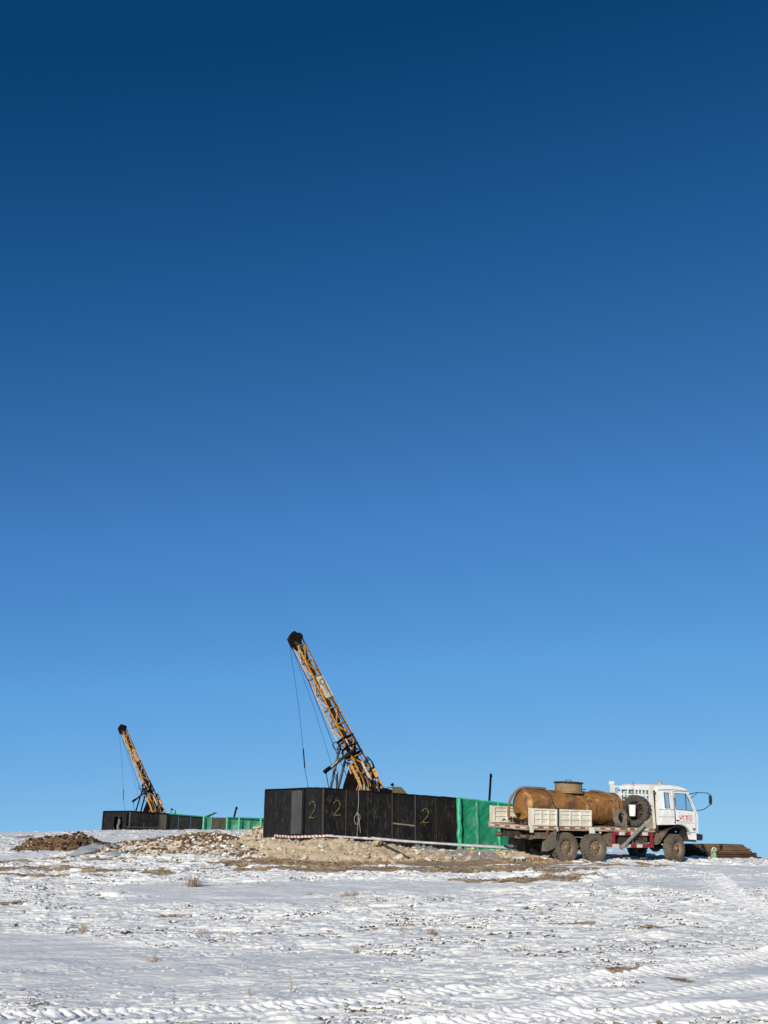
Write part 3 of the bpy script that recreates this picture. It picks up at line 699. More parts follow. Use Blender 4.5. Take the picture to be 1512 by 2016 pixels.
# lettering plate on the door
pl = MB().box((7.82, CY0 - .0085, 1.675), (.70, .004, .25)).build('number_plate', M['bucket'], door)
bd = MB()
for z in (1.555, 1.795): bd.box((7.82, CY0 - .012, z), (.70, .004, .014))
for x in (7.477, 8.163): bd.box((x, CY0 - .012, 1.675), (.014, .004, .226))
bd.build('plate_border', M['red_text'], pl)
def text_mesh(s, size, mat):
    c = bpy.data.curves.new('t', 'FONT'); c.body = s; c.size = size; c.extrude = .002; c.align_x = 'CENTER'; c.align_y = 'CENTER'; c.offset = .006
    o = bpy.data.objects.new('t', c); col.objects.link(o)
    dg = bpy.context.evaluated_depsgraph_get(); me = bpy.data.meshes.new_from_object(o.evaluated_get(dg)); bpy.data.objects.remove(o); me.materials.clear(); me.materials.append(mat); return me
tx = link('painted_number', text_mesh('WT-7012', .235, M['red_text']), pl)
tx.location = (7.82, CY0 - .0135, 1.675); tx.rotation_euler = (R(90), 0, 0); tx.scale = (.68, 1, 1)
em = MB(); em.prism([(8.19, 1.31), (8.36, 1.31), (8.36, 1.27), (8.28, 1.20), (8.26, 1.20), (8.19, 1.27)], CY0 - .012, CY0 - .004, XZ); T('indicator_lamp', em, M['steel'])
# wheel arch liner, bumper, steps
ar = MB()
pa = [(6.75, .98), (6.86, 1.16), (7.0, 1.27), (7.3, 1.36), (7.6, 1.34), (7.8, 1.25), (7.93, 1.1), (7.97, 1.0)]
for side in (0, 1):
    y0, y1 = (.1, .62) if side == 0 else (W - .62, W - .1)
    g = MB(); g.grid(lambda a, b: ((lambda i: (pa[min(i, 7)][0], y0 + (y1 - y0) * a, pa[min(i, 7)][1]))(int(round(b * 7)))), 1, 7); thick(T('wheel_arch', g, M['under']), .02)
    T('mud_guard', MB().prism([(6.26, .66), (6.45, .70), (6.60, .9), (6.86, 1.17), (6.72, 1.17), (6.36, 1.05), (6.33, 1.15), (6.27, 1.15)], (.09 if side == 0 else W - .5), (.5 if side == 0 else W - .09), XZ), M['mud'])
bp = MB().prism([(8.38, .86), (8.62, .84), (8.70, .90), (8.70, 1.08), (8.38, 1.10)], .02, W - .02, XZ); T('bumper', bp, M['black_plastic'])
T('bumper_end', MB().prism([(7.98, .88), (8.38, .86), (8.38, 1.10), (8.30, 1.14), (7.98, 1.05)], .04, .3, XZ), M['bucket'])
T('bumper_end', MB().prism([(7.98, .88), (8.38, .86), (8.38, 1.10), (8.30, 1.14), (7.98, 1.05)], W - .3, W - .04, XZ), M['bucket'])
T('step', MB().prism([(7.72, .80), (8.4, .78), (8.4, .86), (8.0, .88), (7.95, .98), (7.8, .92)], .08, .34, XZ), M['under'])
for y in (.4, W - .4):
    hl = T('headlamp', MB().tube((8.50, y, 1.3), (8.57, y, 1.3), .11, 16), M['steel'], True); MB().lathe([(0, .04), (.06, .03), (.1, 0)], Matrix.Translation((8.57, y, 1.3)) @ Matrix.Rotation(R(90), 4, 'Y'), 16).build('lens', M['glass'], hl, True)
T('grille', MB().box((8.63, W / 2, 1.45), (.03, 1.1, .3)), M['black_plastic'])
# mirror on its loop bracket
for side in (0, 1):
    yo = -.02 if side == 0 else W + .02; o_ = -1 if side == 0 else 1
    mr = T('mirror_bracket', MB().path([(8.10, tumble(CY0 if side == 0 else CY1, 2.62), 2.62), (8.36, yo + o_ * .06, 2.70), (8.92, yo + o_ * .12, 2.70), (9.02, yo + o_ * .12, 2.62), (9.02, yo + o_ * .12, 2.24), (8.70, yo + o_ * .08, 2.05), (8.44, CY0 if side == 0 else CY1, 1.98)], .017, 6), M['black_plastic'], True)
    MB().path([(8.2, tumble(CY0 if side == 0 else CY1, 2.48), 2.46), (8.40, yo + o_ * .06, 2.69)], .014, 6).build('mirror_stay', M['black_plastic'], mr, True)
    hs = MB().lathe([(0, -.035), (.06, -.03), (.07, 0), (.06, .03), (0, .035)], Matrix.Translation((9.04, yo + o_ * .14, 2.44)) @ Matrix.Rotation(R(90), 4, 'Y') @ Matrix.Scale(3.0, 4, (1, 0, 0)), 18)
    hs.build('mirror_head', M['black_plastic'], mr, True)
    MB().box((8.99, yo + o_ * .14, 2.44), (.006, .09, .3)).build('mirror_glass', M['mirror'], mr)
# roof things, snorkel, aerial
bc = MB().lathe([(0, 0), (.11, 0), (.11, .04), (.08, .05), (.08, .12), (.04, .14), (0, .14)], Matrix.Translation((6.98, .55, 2.95)), 16); T('roof_beacon', bc, M['orange'], True)
T('aerial', MB().path([(6.25, .05, 2.4), (6.22, 1.3, 2.6), (6.3, 1.35, 3.05)], .01, 5), M['black_plastic'])
T('air_intake', MB().path([(6.30, .22, 1.35), (6.30, .22, 2.45), (6.31, .20, 2.62), (6.36, .16, 2.66)], .06, 10), M['black_plastic'], True)
T('air_intake_box', MB().box((6.28, .25, 1.25), (.2, .34, .3)), M['under'])

# ------------------------------------------------------------------ load on the bed (things of their own)
def onbed(x, y, z, rz=0): return TM @ Matrix.Translation((x, y, z)) @ Matrix.Rotation(rz, 4, 'Z')
tank = thing('water_tank', 'rusty ochre cylindrical water tank lying on the truck bed', 'tank', onbed(0, 1.25, ZB))
RT, ZC, XA, XB = .605, .675, .62, 5.15
bd = MB(); prof_t = [(0, XA - .2), (.18, XA - .19), (.36, XA - .145), (.50, XA - .07), (.565, XA - .0), (RT, XA + .09)]
nS = 16
prof_t += [(RT + .004 * math.sin(i * 2.1), XA + .09 + (XB - XA - .18) * i / nS) for i in range(1, nS)]
prof_t += [(RT, XB - .09), (.565, XB), (.50, XB + .07), (.36, XB + .145), (.18, XB + .19), (0, XB + .2)]
bd.lathe(prof_t, Matrix.Translation((0, 0, ZC)) @ Matrix.Rotation(R(90), 4, 'Y') @ Matrix.Rotation(R(180), 4, 'Z'), 48); bd.v = [tuple(Vector((x, 0, ZC)) + (Vector((x, y, z)) - Vector((x, 0, ZC))) * (1 + .018 * mnoise.noise((x * 1.3, y * 2.2, z * 2.2)) + .010 * mnoise.noise((x * 4, y * 5, z * 5)))) for x, y, z in bd.v]; bd.build('tank_body', M['tank'], tank, 'all')
for x in (XA + .06, 2.1, 3.6, XB - .06):
    MB().lathe([(RT - .01, -.02), (RT + .008, -.012), (RT + .008, .012), (RT - .01, .02)], Matrix.Translation((x, 0, ZC)) @ Matrix.Rotation(R(90), 4, 'Y'), 48).build('weld_seam', M['tank'], tank, True)
nk = MB().lathe([(.60, -.02), (.60, .02), (.53, .03), (.53, .34), (.50, .34)], Matrix.Translation((2.86, 0, ZC + RT - .06)), 36).build('filler_neck', M['tank_scrape'], tank, True)
MB().lathe([(0, .42), (.3, .415), (.57, .395), (.58, .38), (.58, .345), (.53, .34)], Matrix.Translation((2.86, 0, ZC + RT - .06)), 36).build('hatch_lid', M['brown_metal'], nk, True)
MB().path([(3.35, -.2, ZC + RT + .06), (3.52, -.25, ZC + RT + .08)], .02, 6).build('lid_lever', M['brown_metal'], nk)
MB().path([(2.72, 0, ZC + RT + .36), (2.74, 0, ZC + RT + .41), (2.98, 0, ZC + RT + .41), (3.0, 0, ZC + RT + .36)], .014, 6).build('lid_handle', M['brown_metal'], nk)
for x in (1.3, 3.0, 4.6):
    MB().prism([(-.55, 0.0), (.55, 0.0), (.50, .22), (.3, .12), (0, .075), (-.3, .12), (-.50, .22)], x - .05, x + .05, YZ).build('saddle', M['brown_metal'], tank)
MB().tube((XA - .14, -.1, ZC - .3), (XA - .32, -.1, ZC - .32), .05, 10).build('outlet_valve', M['brown_metal'], tank, True)
def cyl_over(x, a, r_=RT + .03): return Vector((x, 1.25 - r_ * math.sin(a), ZB + ZC + r_ * math.cos(a)))
def spline(pts, n=8):
    pts = [Vector(p) for p in pts]; out = []
    for i in range(len(pts) - 1):
        p0, p1, p2, p3 = pts[max(i - 1, 0)], pts[i], pts[i + 1], pts[min(i + 2, len(pts) - 1)]
        for k in range(n):
            t = k / n; out.append(.5 * ((2 * p1) + (-p0 + p2) * t + (2 * p0 - 5 * p1 + 4 * p2 - p3) * t * t + (-p0 + 3 * p1 - 3 * p2 + p3) * t ** 3))
    return out + [pts[-1]]
def bedpath(name, pts, r_, mat, label, cat, n=8, sides=8):
    o = MB().path(spline(pts, n), r_, sides).build(name, mat, None, 'all'); o.matrix_world = TM; return tag(o, label, cat)
bedpath('suction_hose', [cyl_over(1.75, -.05, RT + .045), cyl_over(1.2, -.02, RT + .05), (.62, 1.28, ZB + ZC + RT + .03), (.34, 1.35, ZB + ZC + .44), (.18, 1.42, ZB + ZC + .14), (.18, 1.5, ZB + .40), (.24, 1.5, ZB + .2), (.34, 1.2, ZB + .06), (.3, .8, ZB + .055), (.5, .5, ZB + .055)], .05, M['hose'], 'thick tan hose arching over the rear end of the tank', 'hose')
bedpath('discharge_hose', [cyl_over(3.9, .02, RT + .04), cyl_over(4.35, .25, RT + .04), cyl_over(4.62, .7, RT + .05), cyl_over(4.72, 1.15, RT + .12), (4.66, .40, ZB + .62), (4.62, .03, ZB + .5), (4.62, -.03, ZB + .2), (4.6, -.035, ZB - .22)], .038, M['hose'], 'tan hose hanging down over the front of the tank and small tyre', 'hose')
bedpath('tie_down_strap', [cyl_over(1.35, -.2, RT + .03), cyl_over(1.45, .3, RT + .02), cyl_over(1.6, .8, RT + .02), cyl_over(1.62, 1.3, RT + .02), (1.50, .35, ZB + .62), (1.36, .01, ZB + .625), (1.33, -.045, ZB + .5), (1.33, -.045, ZB - .15), (1.30, -.02, ZB - .5)], .018, M['black_plastic'], 'black tie-down line running over the tank to the bed side', 'strap', 8, 6)
# clutter at the tail
cl = MB()
for k in range(26):
    p = Vector((.3 + rnd.uniform(-.22, .25), 1.0 + rnd.uniform(-.6, .6), ZB + .05 + rnd.uniform(0, .1))); d = Vector((rnd.uniform(-.2, .2), rnd.uniform(-.3, .3), rnd.uniform(-.02, .12)))
    cl.path(spline([p, p + d * .5 + Vector((0, 0, .06)), p + d], 4), rnd.uniform(.012, .035), 6)
o = cl.build('chain_heap', M['brown_metal']); o.matrix_world = TM; tag(o, 'dark greasy heap of chain and hose behind the tank end', 'chain')
# spare wheel, small tyre, bucket, long silver pipe
spw = thing('spare_wheel', 'big black spare wheel with chunky tread leaning against the headboard', 'wheel', TM @ Matrix.Translation((5.62, .50, ZB + .62)) @ Matrix.Rotation(R(24), 4, 'Z') @ Matrix.Rotation(R(-84), 4, 'Y') @ Matrix.Rotation(.3, 4, 'Z'))
link('tyre', tyre_mesh(.60, .36, M['tyre'], 22, .04), spw); link('rim', rim_mesh(.355, .36, M['brown_metal']), spw)
smt = link('small_tyre', tyre_mesh(.335, .2, M['tyre_grey'], 34, .008, .60)); smt.matrix_world = TM @ Matrix.Translation((4.56, .2, ZB + .335)) @ Matrix.Rotation(R(6), 4, 'Z') @ Matrix.Rotation(R(80), 4, 'X'); tag(smt, 'small grey bare tyre standing at the front of the tank', 'tyre')
bk = thing('bucket', 'white plastic bucket hung in front of the spare wheel', 'bucket', onbed(5.18, .22, ZB + .42))
MB().lathe([(0, 0), (.10, 0), (.12, .02), (.14, .40), (.15, .41), (.15, .43), (.13, .43), (.11, .05), (0, .04)], None, 22).build('bucket_body', M['bucket'], bk, True)
MB().path([(-.14, 0, .4), (-.13, -.02, .5), (0, -.03, .57), (.13, -.02, .5), (.14, 0, .4)], .007, 5).build('bail', M['steel'], bk)
bedpath('bucket_wire', [(5.36, .16, ZB + .88), (5.5, .02, ZB + .95), (5.9, -.02, ZB + .86), (6.06, .0, ZB + .84), (5.9, -.0, ZB + .6), (5.4, .1, ZB + .58)], .008, M['rope'], 'thin pale wire tying the bucket to the headboard post', 'wire', 6, 5)
sp_ = thing('steel_pipe', 'silver steel pipe hanging aslant in front of the red and white side guard', 'pipe', TM)
MB().tube((5.48, -.10, 1.40), (4.30, -.06, .52), .065, 16).build('pipe_body', M['silver'], sp_, True)
MB().lathe([(.065, -.06), (.085, -.05), (.085, .05), (.065, .06)], Matrix.Translation((4.36, -.062, .565)) @ Vector((1.18, -.04, .88)).to_track_quat('Z', 'Y').to_matrix().to_4x4(), 16).build('pipe_collar', M['silver'], sp_, True)
for x, z in ((5.3, 1.27), (4.55, .71)): MB().box((x, -.03, z), (.05, .14, .18)).build('hanger', M['under'], sp_)

# ------------------------------------------------------------------ near black enclosure
fence = thing('black_windbreak', 'tall black felt windbreak fence with yellow painted twos', 'fence', Vector((0, 0, 0)))
FP = [(523, 1555, 46.6), (600, 1552, 44.9), (637, 1551.5, 44.2), (682, 1555, 44.35), (725, 1558.5, 44.5), (772, 1562, 44.65), (785, 1563, 44.7), (817, 1565.5, 44.8), (858, 1568.5, 44.95), (898, 1571.5, 45.1)]
def panel(p, q, zb, mat, parent, off=0., name='panel', th=.03, gap=.006):
    """a board between two top corners p and q reaching down to zb(p), zb(q)"""
    t = (q - p); t.z = 0; t.normalize(); n_ = Vector((t.y, -t.x, 0))
    a, b = p + t * gap + n_ * off, q - t * gap + n_ * off
    m = MB(); nx, nz = 6, 5; sd = rnd.random() * 99
    def fn(i, j):
        top = a.lerp(b, i); z0 = zb[0] + (zb[1] - zb[0]) * i
        d = (mnoise.noise((i * 2.1 + sd, j * 2.7, sd)) * .022)
        e = mnoise.noise((i * 3 + sd, 7.7, sd)) * .03 * j
        return Vector((top.x, top.y, z0 + (top.z + e - z0) * j)) + n_ * d
    m.grid(fn, nx, nz)
    o = m.build(name, mat, parent); md = o.modifiers.new('thickness', 'SOLIDIFY'); md.thickness = th; md.offset = 1
    return o
tops = [U(*a) for a in FP]
def zg(p): return gz(p.x, p.y) - .12
mats = ['felt_grey', 'felt_grey', 'felt', 'felt', 'felt', 'felt', 'felt', 'felt', 'felt']
for i in range(len(tops) - 1):
    panel(tops[i], tops[i + 1], (zg(tops[i]), zg(tops[i + 1])), M[mats[i]], fence, .0 + .012 * (i % 2))
# loose pale board inside the first bay, posts, rusty strips, top rail
p0, p1 = tops[0], tops[1]
def on_fence(u, v, off=.05):
    """point on the fence face at a pixel"""
    for (a, b) in zip(tops[:-1], tops[1:]):
        t = (v - 1008) / F_PX; d = Vector(((u - 756) / F_PX, CP + t * SP, SP - t * CP))
        e = b - a; den = d.x * e.y - d.y * e.x
        k = (a.x * e.y - a.y * e.x) / den; P = d * k
        s = ((P - a).x * e.x + (P - a).y * e.y) / (e.x ** 2 + e.y ** 2)
        if -.001 <= s <= 1.001:
            n_ = Vector((e.y, -e.x, 0)).normalized()
            return P + n_ * off
    return U(u, v, 44.5)
a_, b_ = on_fence(576, 1557, .045), on_fence(597, 1556, .045); panel(a_, b_, (on_fence(577, 1642).z, on_fence(597, 1641).z), M['felt_pale'], fence, .0, 'scraped_board', .01)
for i, (u, mt, w_) in enumerate([(526, 'felt_grey', .07), (599, 'black_metal', .06), (637, 'rust_strip', .09), (683, 'rust_strip', .04), (726, 'brown_metal', .03), (771, 'rust_strip', .045), (784, 'brown_metal', .03), (816, 'rust_strip', .06), (858, 'brown_metal', .04), (894, 'felt', .05)]):
    k = min(range(len(FP)), key=lambda j: abs(FP[j][0] - u)); tp = tops[k]
    n_ = Vector((0, -1, 0)); P = tp + n_ * .055
    MB().box((P.x, P.y, (P.z + zg(tp)) / 2), (w_, .03, P.z - zg(tp) - .02), Matrix.Rotation(rnd.uniform(-.004, .004), 3, 'Y')).build('batten', M[mt], fence)
for i in range(len(tops) - 1):
    MB().path([tops[i].lerp(tops[i + 1], k / 6) + Vector((0, -.02, .004 + (.028 * mnoise.noise((k * .9 + i * 5, i * 3.3, 1)) if 0 < k < 6 else 0))) for k in range(7)], .03, 6).build('top_rail', M['felt' if i % 2 else 'black_metal'], fence)
MB().bar(on_fence(773, 1621, .06), on_fence(816, 1626, .06), .03, .06).build('cross_batten', M['wood'], fence)
# paint numerals
def numeral(u0, v0, w_, h_, parent, dot=False):
    pts = [(0.08, .20), (.22, .06), (.5, 0), (.8, .08), (.92, .26), (.82, .46), (.52, .66), (.22, .84), (.05, .97), (.35, .93), (.7, .96), (1.0, .90)]
    P = spline([on_fence(u0 + a * w_, v0 + b * h_, .078) for a, b in pts], 4)
    m = MB(); rad = .020
    L_ = []
    for i, p in enumerate(P):
        t = P[min(i + 1, len(P) - 1)] - P[max(i - 1, 0)]; t.y = 0; t.normalize(); s = Vector((-t.z, 0, t.x)); r_ = rad * (1 + .35 * math.sin(i * .9))
        L_ += [p + s * r_, p - s * r_]
    m.add(L_, [(2 * i, 2 * i + 1, 2 * i + 3, 2 * i + 2) for i in range(len(P) - 1)])
    o = m.build('painted_two', M['chalk_yellow'], parent); md = o.modifiers.new('t', 'SOLIDIFY'); md.thickness = .004
numeral(611, 1578, 13, 34, fence); numeral(656, 1576, 14, 31, fence); numeral(830, 1592, 14, 29, fence)
MB().path(spline([on_fence(826, 1624, .07), on_fence(829, 1618, .07)], 3), .02, 5).build('paint_dash', M['chalk_yellow'], fence)
# return side and back of the enclosure
back = [tops[0], Vector((tops[0].x + .05, 49.5, tops[0].z)), Vector((tops[0].x + .15, 52.5, tops[0].z - .02)), Vector((-1.2, 52.8, tops[0].z - .1)), Vector((3.2, 53.0, tops[-1].z))]
for i in range(len(back) - 1):
    zz = (gz(back[i].x, back[i].y) - .15, gz(back[i + 1].x, back[i + 1].y) - .15); panel(back[i + 1], back[i], zz[::-1], M['felt'], fence, 0)
# rope hanging on the fence
rp = thing('hanging_rope', 'pale rope with a knotted loop hanging down the black fence', 'rope', Vector((0, 0, 0)))
of = lambda u, v: on_fence(u, v, .10)
MB().path(spline([of(705, 1554), of(705.5, 1575), of(704, 1600), of(705, 1603), of(704, 1625), of(702, 1648)], 5), .014, 6).build('rope_strand', M['rope'], rp)
MB().path(spline([of(703, 1602), of(708, 1606), of(707, 1616), of(701, 1623), of(697, 1616), of(698, 1608), of(702, 1604), of(706, 1612), of(708, 1630), of(709, 1640)], 5), .014, 6).build('rope_loop', M['rope'], rp)
MB().lathe([(0, -.05), (.05, -.03), (.05, .03), (0, .05)], Matrix.Translation(of(703, 1602)), 8).build('knot', M['rope'], rp, True)

# ------------------------------------------------------------------ green tarpaulin shelter beside it
gsh = thing('green_tarp_shelter', 'green tarpaulin shelter wall behind the tail of the truck', 'shelter', Vector((0, 0, 0)))
GT = [U(899, 1571.5, 45.1), U(940, 1575.5, 45.3), U(981, 1580.5, 45.5), U(1020, 1585, 45.7), U(1062, 1589.5, 45.9)]
def tarp(p, q, zb, mat, parent, seed, name='tarp_sheet', amp=.06, nx=36, nz=34):
    t = (q - p); t.z = 0; n_ = Vector((t.y, -t.x, 0)).normalized(); m = MB()
    def fn(i, j):
        top = p.lerp(q, i); z0 = zb[0] + (zb[1] - zb[0]) * i; z = z0 + (top.z - z0) * j
        e = min(i, 1 - i)
        w_ = mnoise.noise((i * 1.6 + seed, j * 6.5 + i * 1.8, seed)) * .9 + mnoise.noise((i * 3. + seed, j * 14 - i * 4, seed + 3)) * .45
        bow = -.05 * math.sin(math.pi * i) * math.sin(math.pi * min(1, j * 1.0))
        tuck = .03 * math.exp(-(e / .04) ** 2)
        return Vector((top.x, top.y, z - (.012 * math.sin(i * 9 + seed) if j > .99 else 0))) + n_ * (w_ * amp * min(1, e / .12 + .15) + bow + tuck)
    m.grid(fn, nx, nz); o = m.build(name, mat, parent, 'all'); return o
for i in range(4): tarp(GT[i], GT[i + 1], (zg(GT[i]), zg(GT[i + 1])), M['green'], gsh, 3.1 + i * 7.7)
def wrapped_post(p, r_, mat, parent, name='wrapped_post', r_y=None):
    m = MB(); z0 = zg(p); k = 22; n_ = 14; sd = rnd.random() * 50
    for j in range(k):
        z = z0 + (p.z + .01 - z0) * j / (k - 1)
        for i in range(n_):
            a = 2 * math.pi * i / n_; rad = r_ * (1 + .45 * mnoise.noise((math.cos(a) * 1.3 + sd, math.sin(a) * 1.3, z * 3)))
            m.v.append((p.x + rad * math.cos(a), p.y + rad * math.sin(a) * (r_y or 1), z))
    for j in range(k - 1):
        for i in range(n_): m.f.append((j * n_ + i, j * n_ + (i + 1) % n_, (j + 1) * n_ + (i + 1) % n_, (j + 1) * n_ + i))
    m.f.append(tuple((k - 1) * n_ + i for i in range(n_)))
    return m.build(name, mat, parent, 'all')
wrapped_post(U(903, 1571, 44.98), .105, M['green_lit'], gsh)
for i, w_ in ((1, .03), (2, .05), (3, .03)): wrapped_post(GT[i] + Vector((0, -.02, .0)), w_, M['green' if i != 2 else 'green_lit'], gsh, 'post')
for i in range(4): MB().tube(GT[i] + Vector((0, 0, 0)), GT[i + 1], .035, 8).build('top_roll', M['green_lit'], gsh, True)
# roof sheet sloping back
MB().grid(lambda a, b: GT[0].lerp(GT[4], a) + Vector((0, b * 4.2, .02 - b * .25 - .08 * math.sin(a * 9) * math.sin(b * 3))), 20, 8).build('roof_sheet', M['green'], gsh, 'all')
MB().grid(lambda a, b: Vector((GT[4].x, GT[4].y + a * 4.2, zg(GT[4]) + b * (GT[4].z - .25 * a - zg(GT[4])))) + Vector((.04 * math.sin(a * 12 + b * 4), 0, 0)), 12, 8).build('tarp_sheet', M['green'], gsh, 'all')
ch = thing('stove_pipe', 'tall black stove pipe rising behind the green shelter near the truck', 'chimney', Vector((0, 0, 0)))
c0, c1 = U(966.5, 1523, 46.3), U(963.5, 1577, 46.3); c2 = c0 + (c1 - c0) * 2.9; c2.z = gz(c2.x, c2.y) - .05
MB().tube(c2, c0, .05, 14).build('pipe_body', M['black_metal'], ch, True)
MB().lathe([(.05, -.04), (.064, -.04), (.064, .04), (.05, .04)], Matrix.Translation(c0 - Vector((0, 0, .12))), 14).build('pipe_collar', M['black_metal'], ch, True)

# long pale pipe along the fence foot, tape on it, loose film
lp = thing('long_white_pipe', 'long white plastic pipe lying along the foot of the black fence', 'pipe', Vector((0, 0, 0)))
PP = [U(640, 1645.5, 42.9), U(720, 1650.5, 42.9), U(800, 1656.5, 42.9), U(897, 1663, 42.9), U(980, 1668, 43), U(1068, 1673.5, 43.3)]
PP2 = [p + Vector((.2, .13, .02 + .015 * math.sin(i * 2))) for i, p in enumerate(PP)]
MB().path(spline(PP, 6), .042, 10).build('pipe_body', M['white_pipe'], lp, 'all')
for i in (1, 2, 3, 4): MB().tube(PP[i] - (PP[i + 1] - PP[i]).normalized() * .09, PP[i] + (PP[i + 1] - PP[i]).normalized() * .09, .052, 10).build('pipe_coupling', M['white_pipe'], lp, True)
lp2 = MB().path(spline(PP2[1:], 6), .04, 8).build('grey_pipe', M['galv'], None, 'all'); tag(lp2, 'thin grey pipe lying just behind the long white pipe', 'pipe')
def ribbon(name, pts, w_, mat, wave=.03, n=14, flat=False):
    P = spline(pts, n); m = MB(); run = 0; runs = []
    for i, p in enumerate(P):
        if i: run += (P[i] - P[i - 1]).length
        up = Vector((0, .25, 1)) if not flat else Vector((.5 * math.sin(i), .6 * math.cos(i * 1.7), .7)); up.normalize()
        off = Vector((0, wave * math.sin(i * 1.7), wave * .5 * math.sin(i * .9)))
        m.v += [tuple(p + up * w_ / 2 + off), tuple(p - up * w_ / 2 + off)]; runs += [run + w_ * .6, run]
    m.f += [(2 * i, 2 * i + 1, 2 * i + 3, 2 * i + 2) for i in range(len(P) - 1)]
    o = m.build(name, mat, None, 'all'); at = o.data.attributes.new('run', 'FLOAT', 'POINT'); at.data.foreach_set('value', runs); return o
bt = ribbon('barrier_tape', [U(540, 1645, 43.9), U(575, 1647.5, 43.4), U(615, 1646.5, 43.2), U(656, 1645, 43.1)], .09, M['barrier'], .012); tag(bt, 'red and white striped barrier tape along the foot of the black fence', 'tape')
pk = []
for k in range(9): pk.append(G(1008 + k * 8 + rnd.uniform(-4, 4), 1697 + rnd.uniform(-4, 3)) + Vector((0, 0, .03 + .06 * rnd.random())))
bt2 = ribbon('tape_tangle', pk, .11, M['barrier'], .05, 10, True); tag(bt2, 'tangled pink and white tape on the bare soil behind the rear wheels', 'tape')
fc = [G(1085, 1680), ]
# ------------------------------------------------------------------ heaps of spoil
HEAPS = []
class Heap:
    def __init__(s, pts, wd, hs, amp, seed):
        s.pts = [np.array([p.x, p.y]) for p in pts]; s.wd, s.hs, s.amp, s.seed = wd, hs, amp, seed; HEAPS.append(s)
        s.L = [0]
        for a, b in zip(s.pts[:-1], s.pts[1:]): s.L.append(s.L[-1] + np.hypot(*(b - a)))
    def h(s, X, Y):
        best = np.full(np.shape(X), 1e9); run = np.zeros(np.shape(X))
        for i, (p, q) in enumerate(zip(s.pts[:-1], s.pts[1:])):
            d = q - p; L = np.hypot(*d); d = d / L; t = np.clip((X - p[0]) * d[0] + (Y - p[1]) * d[1], 0, L)
            dist = np.hypot(X - p[0] - d[0] * t, Y - p[1] - d[1] * t); m = dist < best
            best = np.where(m, dist, best); run = np.where(m, s.L[i] + t, run)
        hh = np.interp(run, s.L, s.hs); ww = np.interp(run, s.L, s.wd)
        e = best / ww + (fbm(X * 1.1, Y * 1.1, s.seed, 3) - .5) * .55
        pr = 1 - np.clip(e, 0, 1.25); pr = np.where(pr > 0, pr ** .85, pr)
        return pr * hh + (fbm(X * 2.3, Y * 2.3, s.seed + 5, 4) - .5) * s.amp * np.clip(pr * 4, 0, 1) + (fbm(X * 8, Y * 8, s.seed + 9, 3) - .5) * s.amp * .45 * np.clip(pr * 4, 0, 1)
    def top(s, x, y): return gz(x, y) + float(s.h(np.array([x]), np.array([y]))[0])
    def build(s, name, mat, label, cat='dirt heap', step=.07):
        P = np.array(s.pts); mw = max(s.wd) * 1.5
        xs = np.arange(P[:, 0].min() - mw, P[:, 0].max() + mw, step); ys = np.arange(P[:, 1].min() - mw, P[:, 1].max() + mw, step)
        X, Y = np.meshgrid(xs, ys); H = s.h(X, Y); Z = ground_base(X, Y) + H
        keep = H > -.10; ok = keep[:-1, :-1] & keep[1:, :-1] & keep[:-1, 1:] & keep[1:, 1:]
        idx = np.arange(X.size).reshape(X.shape)
        q = np.stack([idx[:-1, :-1][ok], idx[:-1, 1:][ok], idx[1:, 1:][ok], idx[1:, :-1][ok]], -1)
        used, inv = np.unique(q, return_inverse=True); co = np.stack([X, Y, Z], -1).reshape(-1, 3)[used]
        me = bpy.data.meshes.new(name); me.from_pydata(co.tolist(), [], inv.reshape(q.shape).tolist()); me.materials.append(mat)
        me.polygons.foreach_set('use_smooth', [True] * len(me.polygons)); me.update()
        s.o = tag(link(name, me), label, cat); return s.o
def ico():
    bm = bmesh.new(); bmesh.ops.create_icosphere(bm, subdivisions=1, radius=1); v = [x.co.copy() for x in bm.verts]; f = [tuple(a.index for a in x.verts) for x in bm.faces]; bm.free(); return v, f
IV, IF = ico()
def stone(m, c, size, r_=rnd, sq=.58):
    sx, sy, sz = [size * r_.uniform(.6, 1.25) for _ in range(3)]; sz *= sq
    rot = Matrix.Rotation(r_.uniform(0, 6.3), 3, 'Z') @ Matrix.Rotation(r_.uniform(-.5, .5), 3, 'X')
    m.add([Vector(c) + rot @ Vector((v.x * sx, v.y * sy, v.z * sz)) * r_.uniform(.6, 1.25) for v in IV], IF)
def scatter(heap, n, smin, smax, mat, name, label=None, power=2.2, thr=-.02):
    m = MB(); P = np.array(heap.pts); mw = max(heap.wd) * 1.15; g = np.random.default_rng(len(name) * 31 + n)
    x = g.uniform(P[:, 0].min() - mw, P[:, 0].max() + mw, n * 8); y = g.uniform(P[:, 1].min() - mw, P[:, 1].max() + mw, n * 8)
    h_ = heap.h(x, y); ok = np.nonzero(h_ > thr)[0][:n]; z = ground_base(x[ok], y[ok]) + np.maximum(h_[ok], 0)
    for a, b, c in zip(x[ok], y[ok], z):
        s_ = smin + (smax - smin) * rnd.random() ** power; stone(m, (a, b, c + s_ * .2), s_)
    o = m.build(name, mat, heap.o); o['kind'] = 'stuff'; return o
h_main = Heap([U(400, 1672, 42.8), U(470, 1664, 42.2), U(560, 1660, 41.7), U(640, 1660, 41.5), U(720, 1664, 41.4), U(810, 1676, 41.4), U(900, 1684, 41.4), U(985, 1686, 41.5), U(1040, 1686, 41.6), U(1085, 1690, 41.0)],
              [1.0, 1.3, 1.5, 1.6, 1.5, 1.4, 1.2, 1.0, .9, .7], [.28, .40, .50, .58, .54, .38, .24, .20, .26, .24], .24, 201)
h_main.build('spoil_heap', M['dirt_tan'], 'long tan heap of stony drill spoil in front of the black fence')
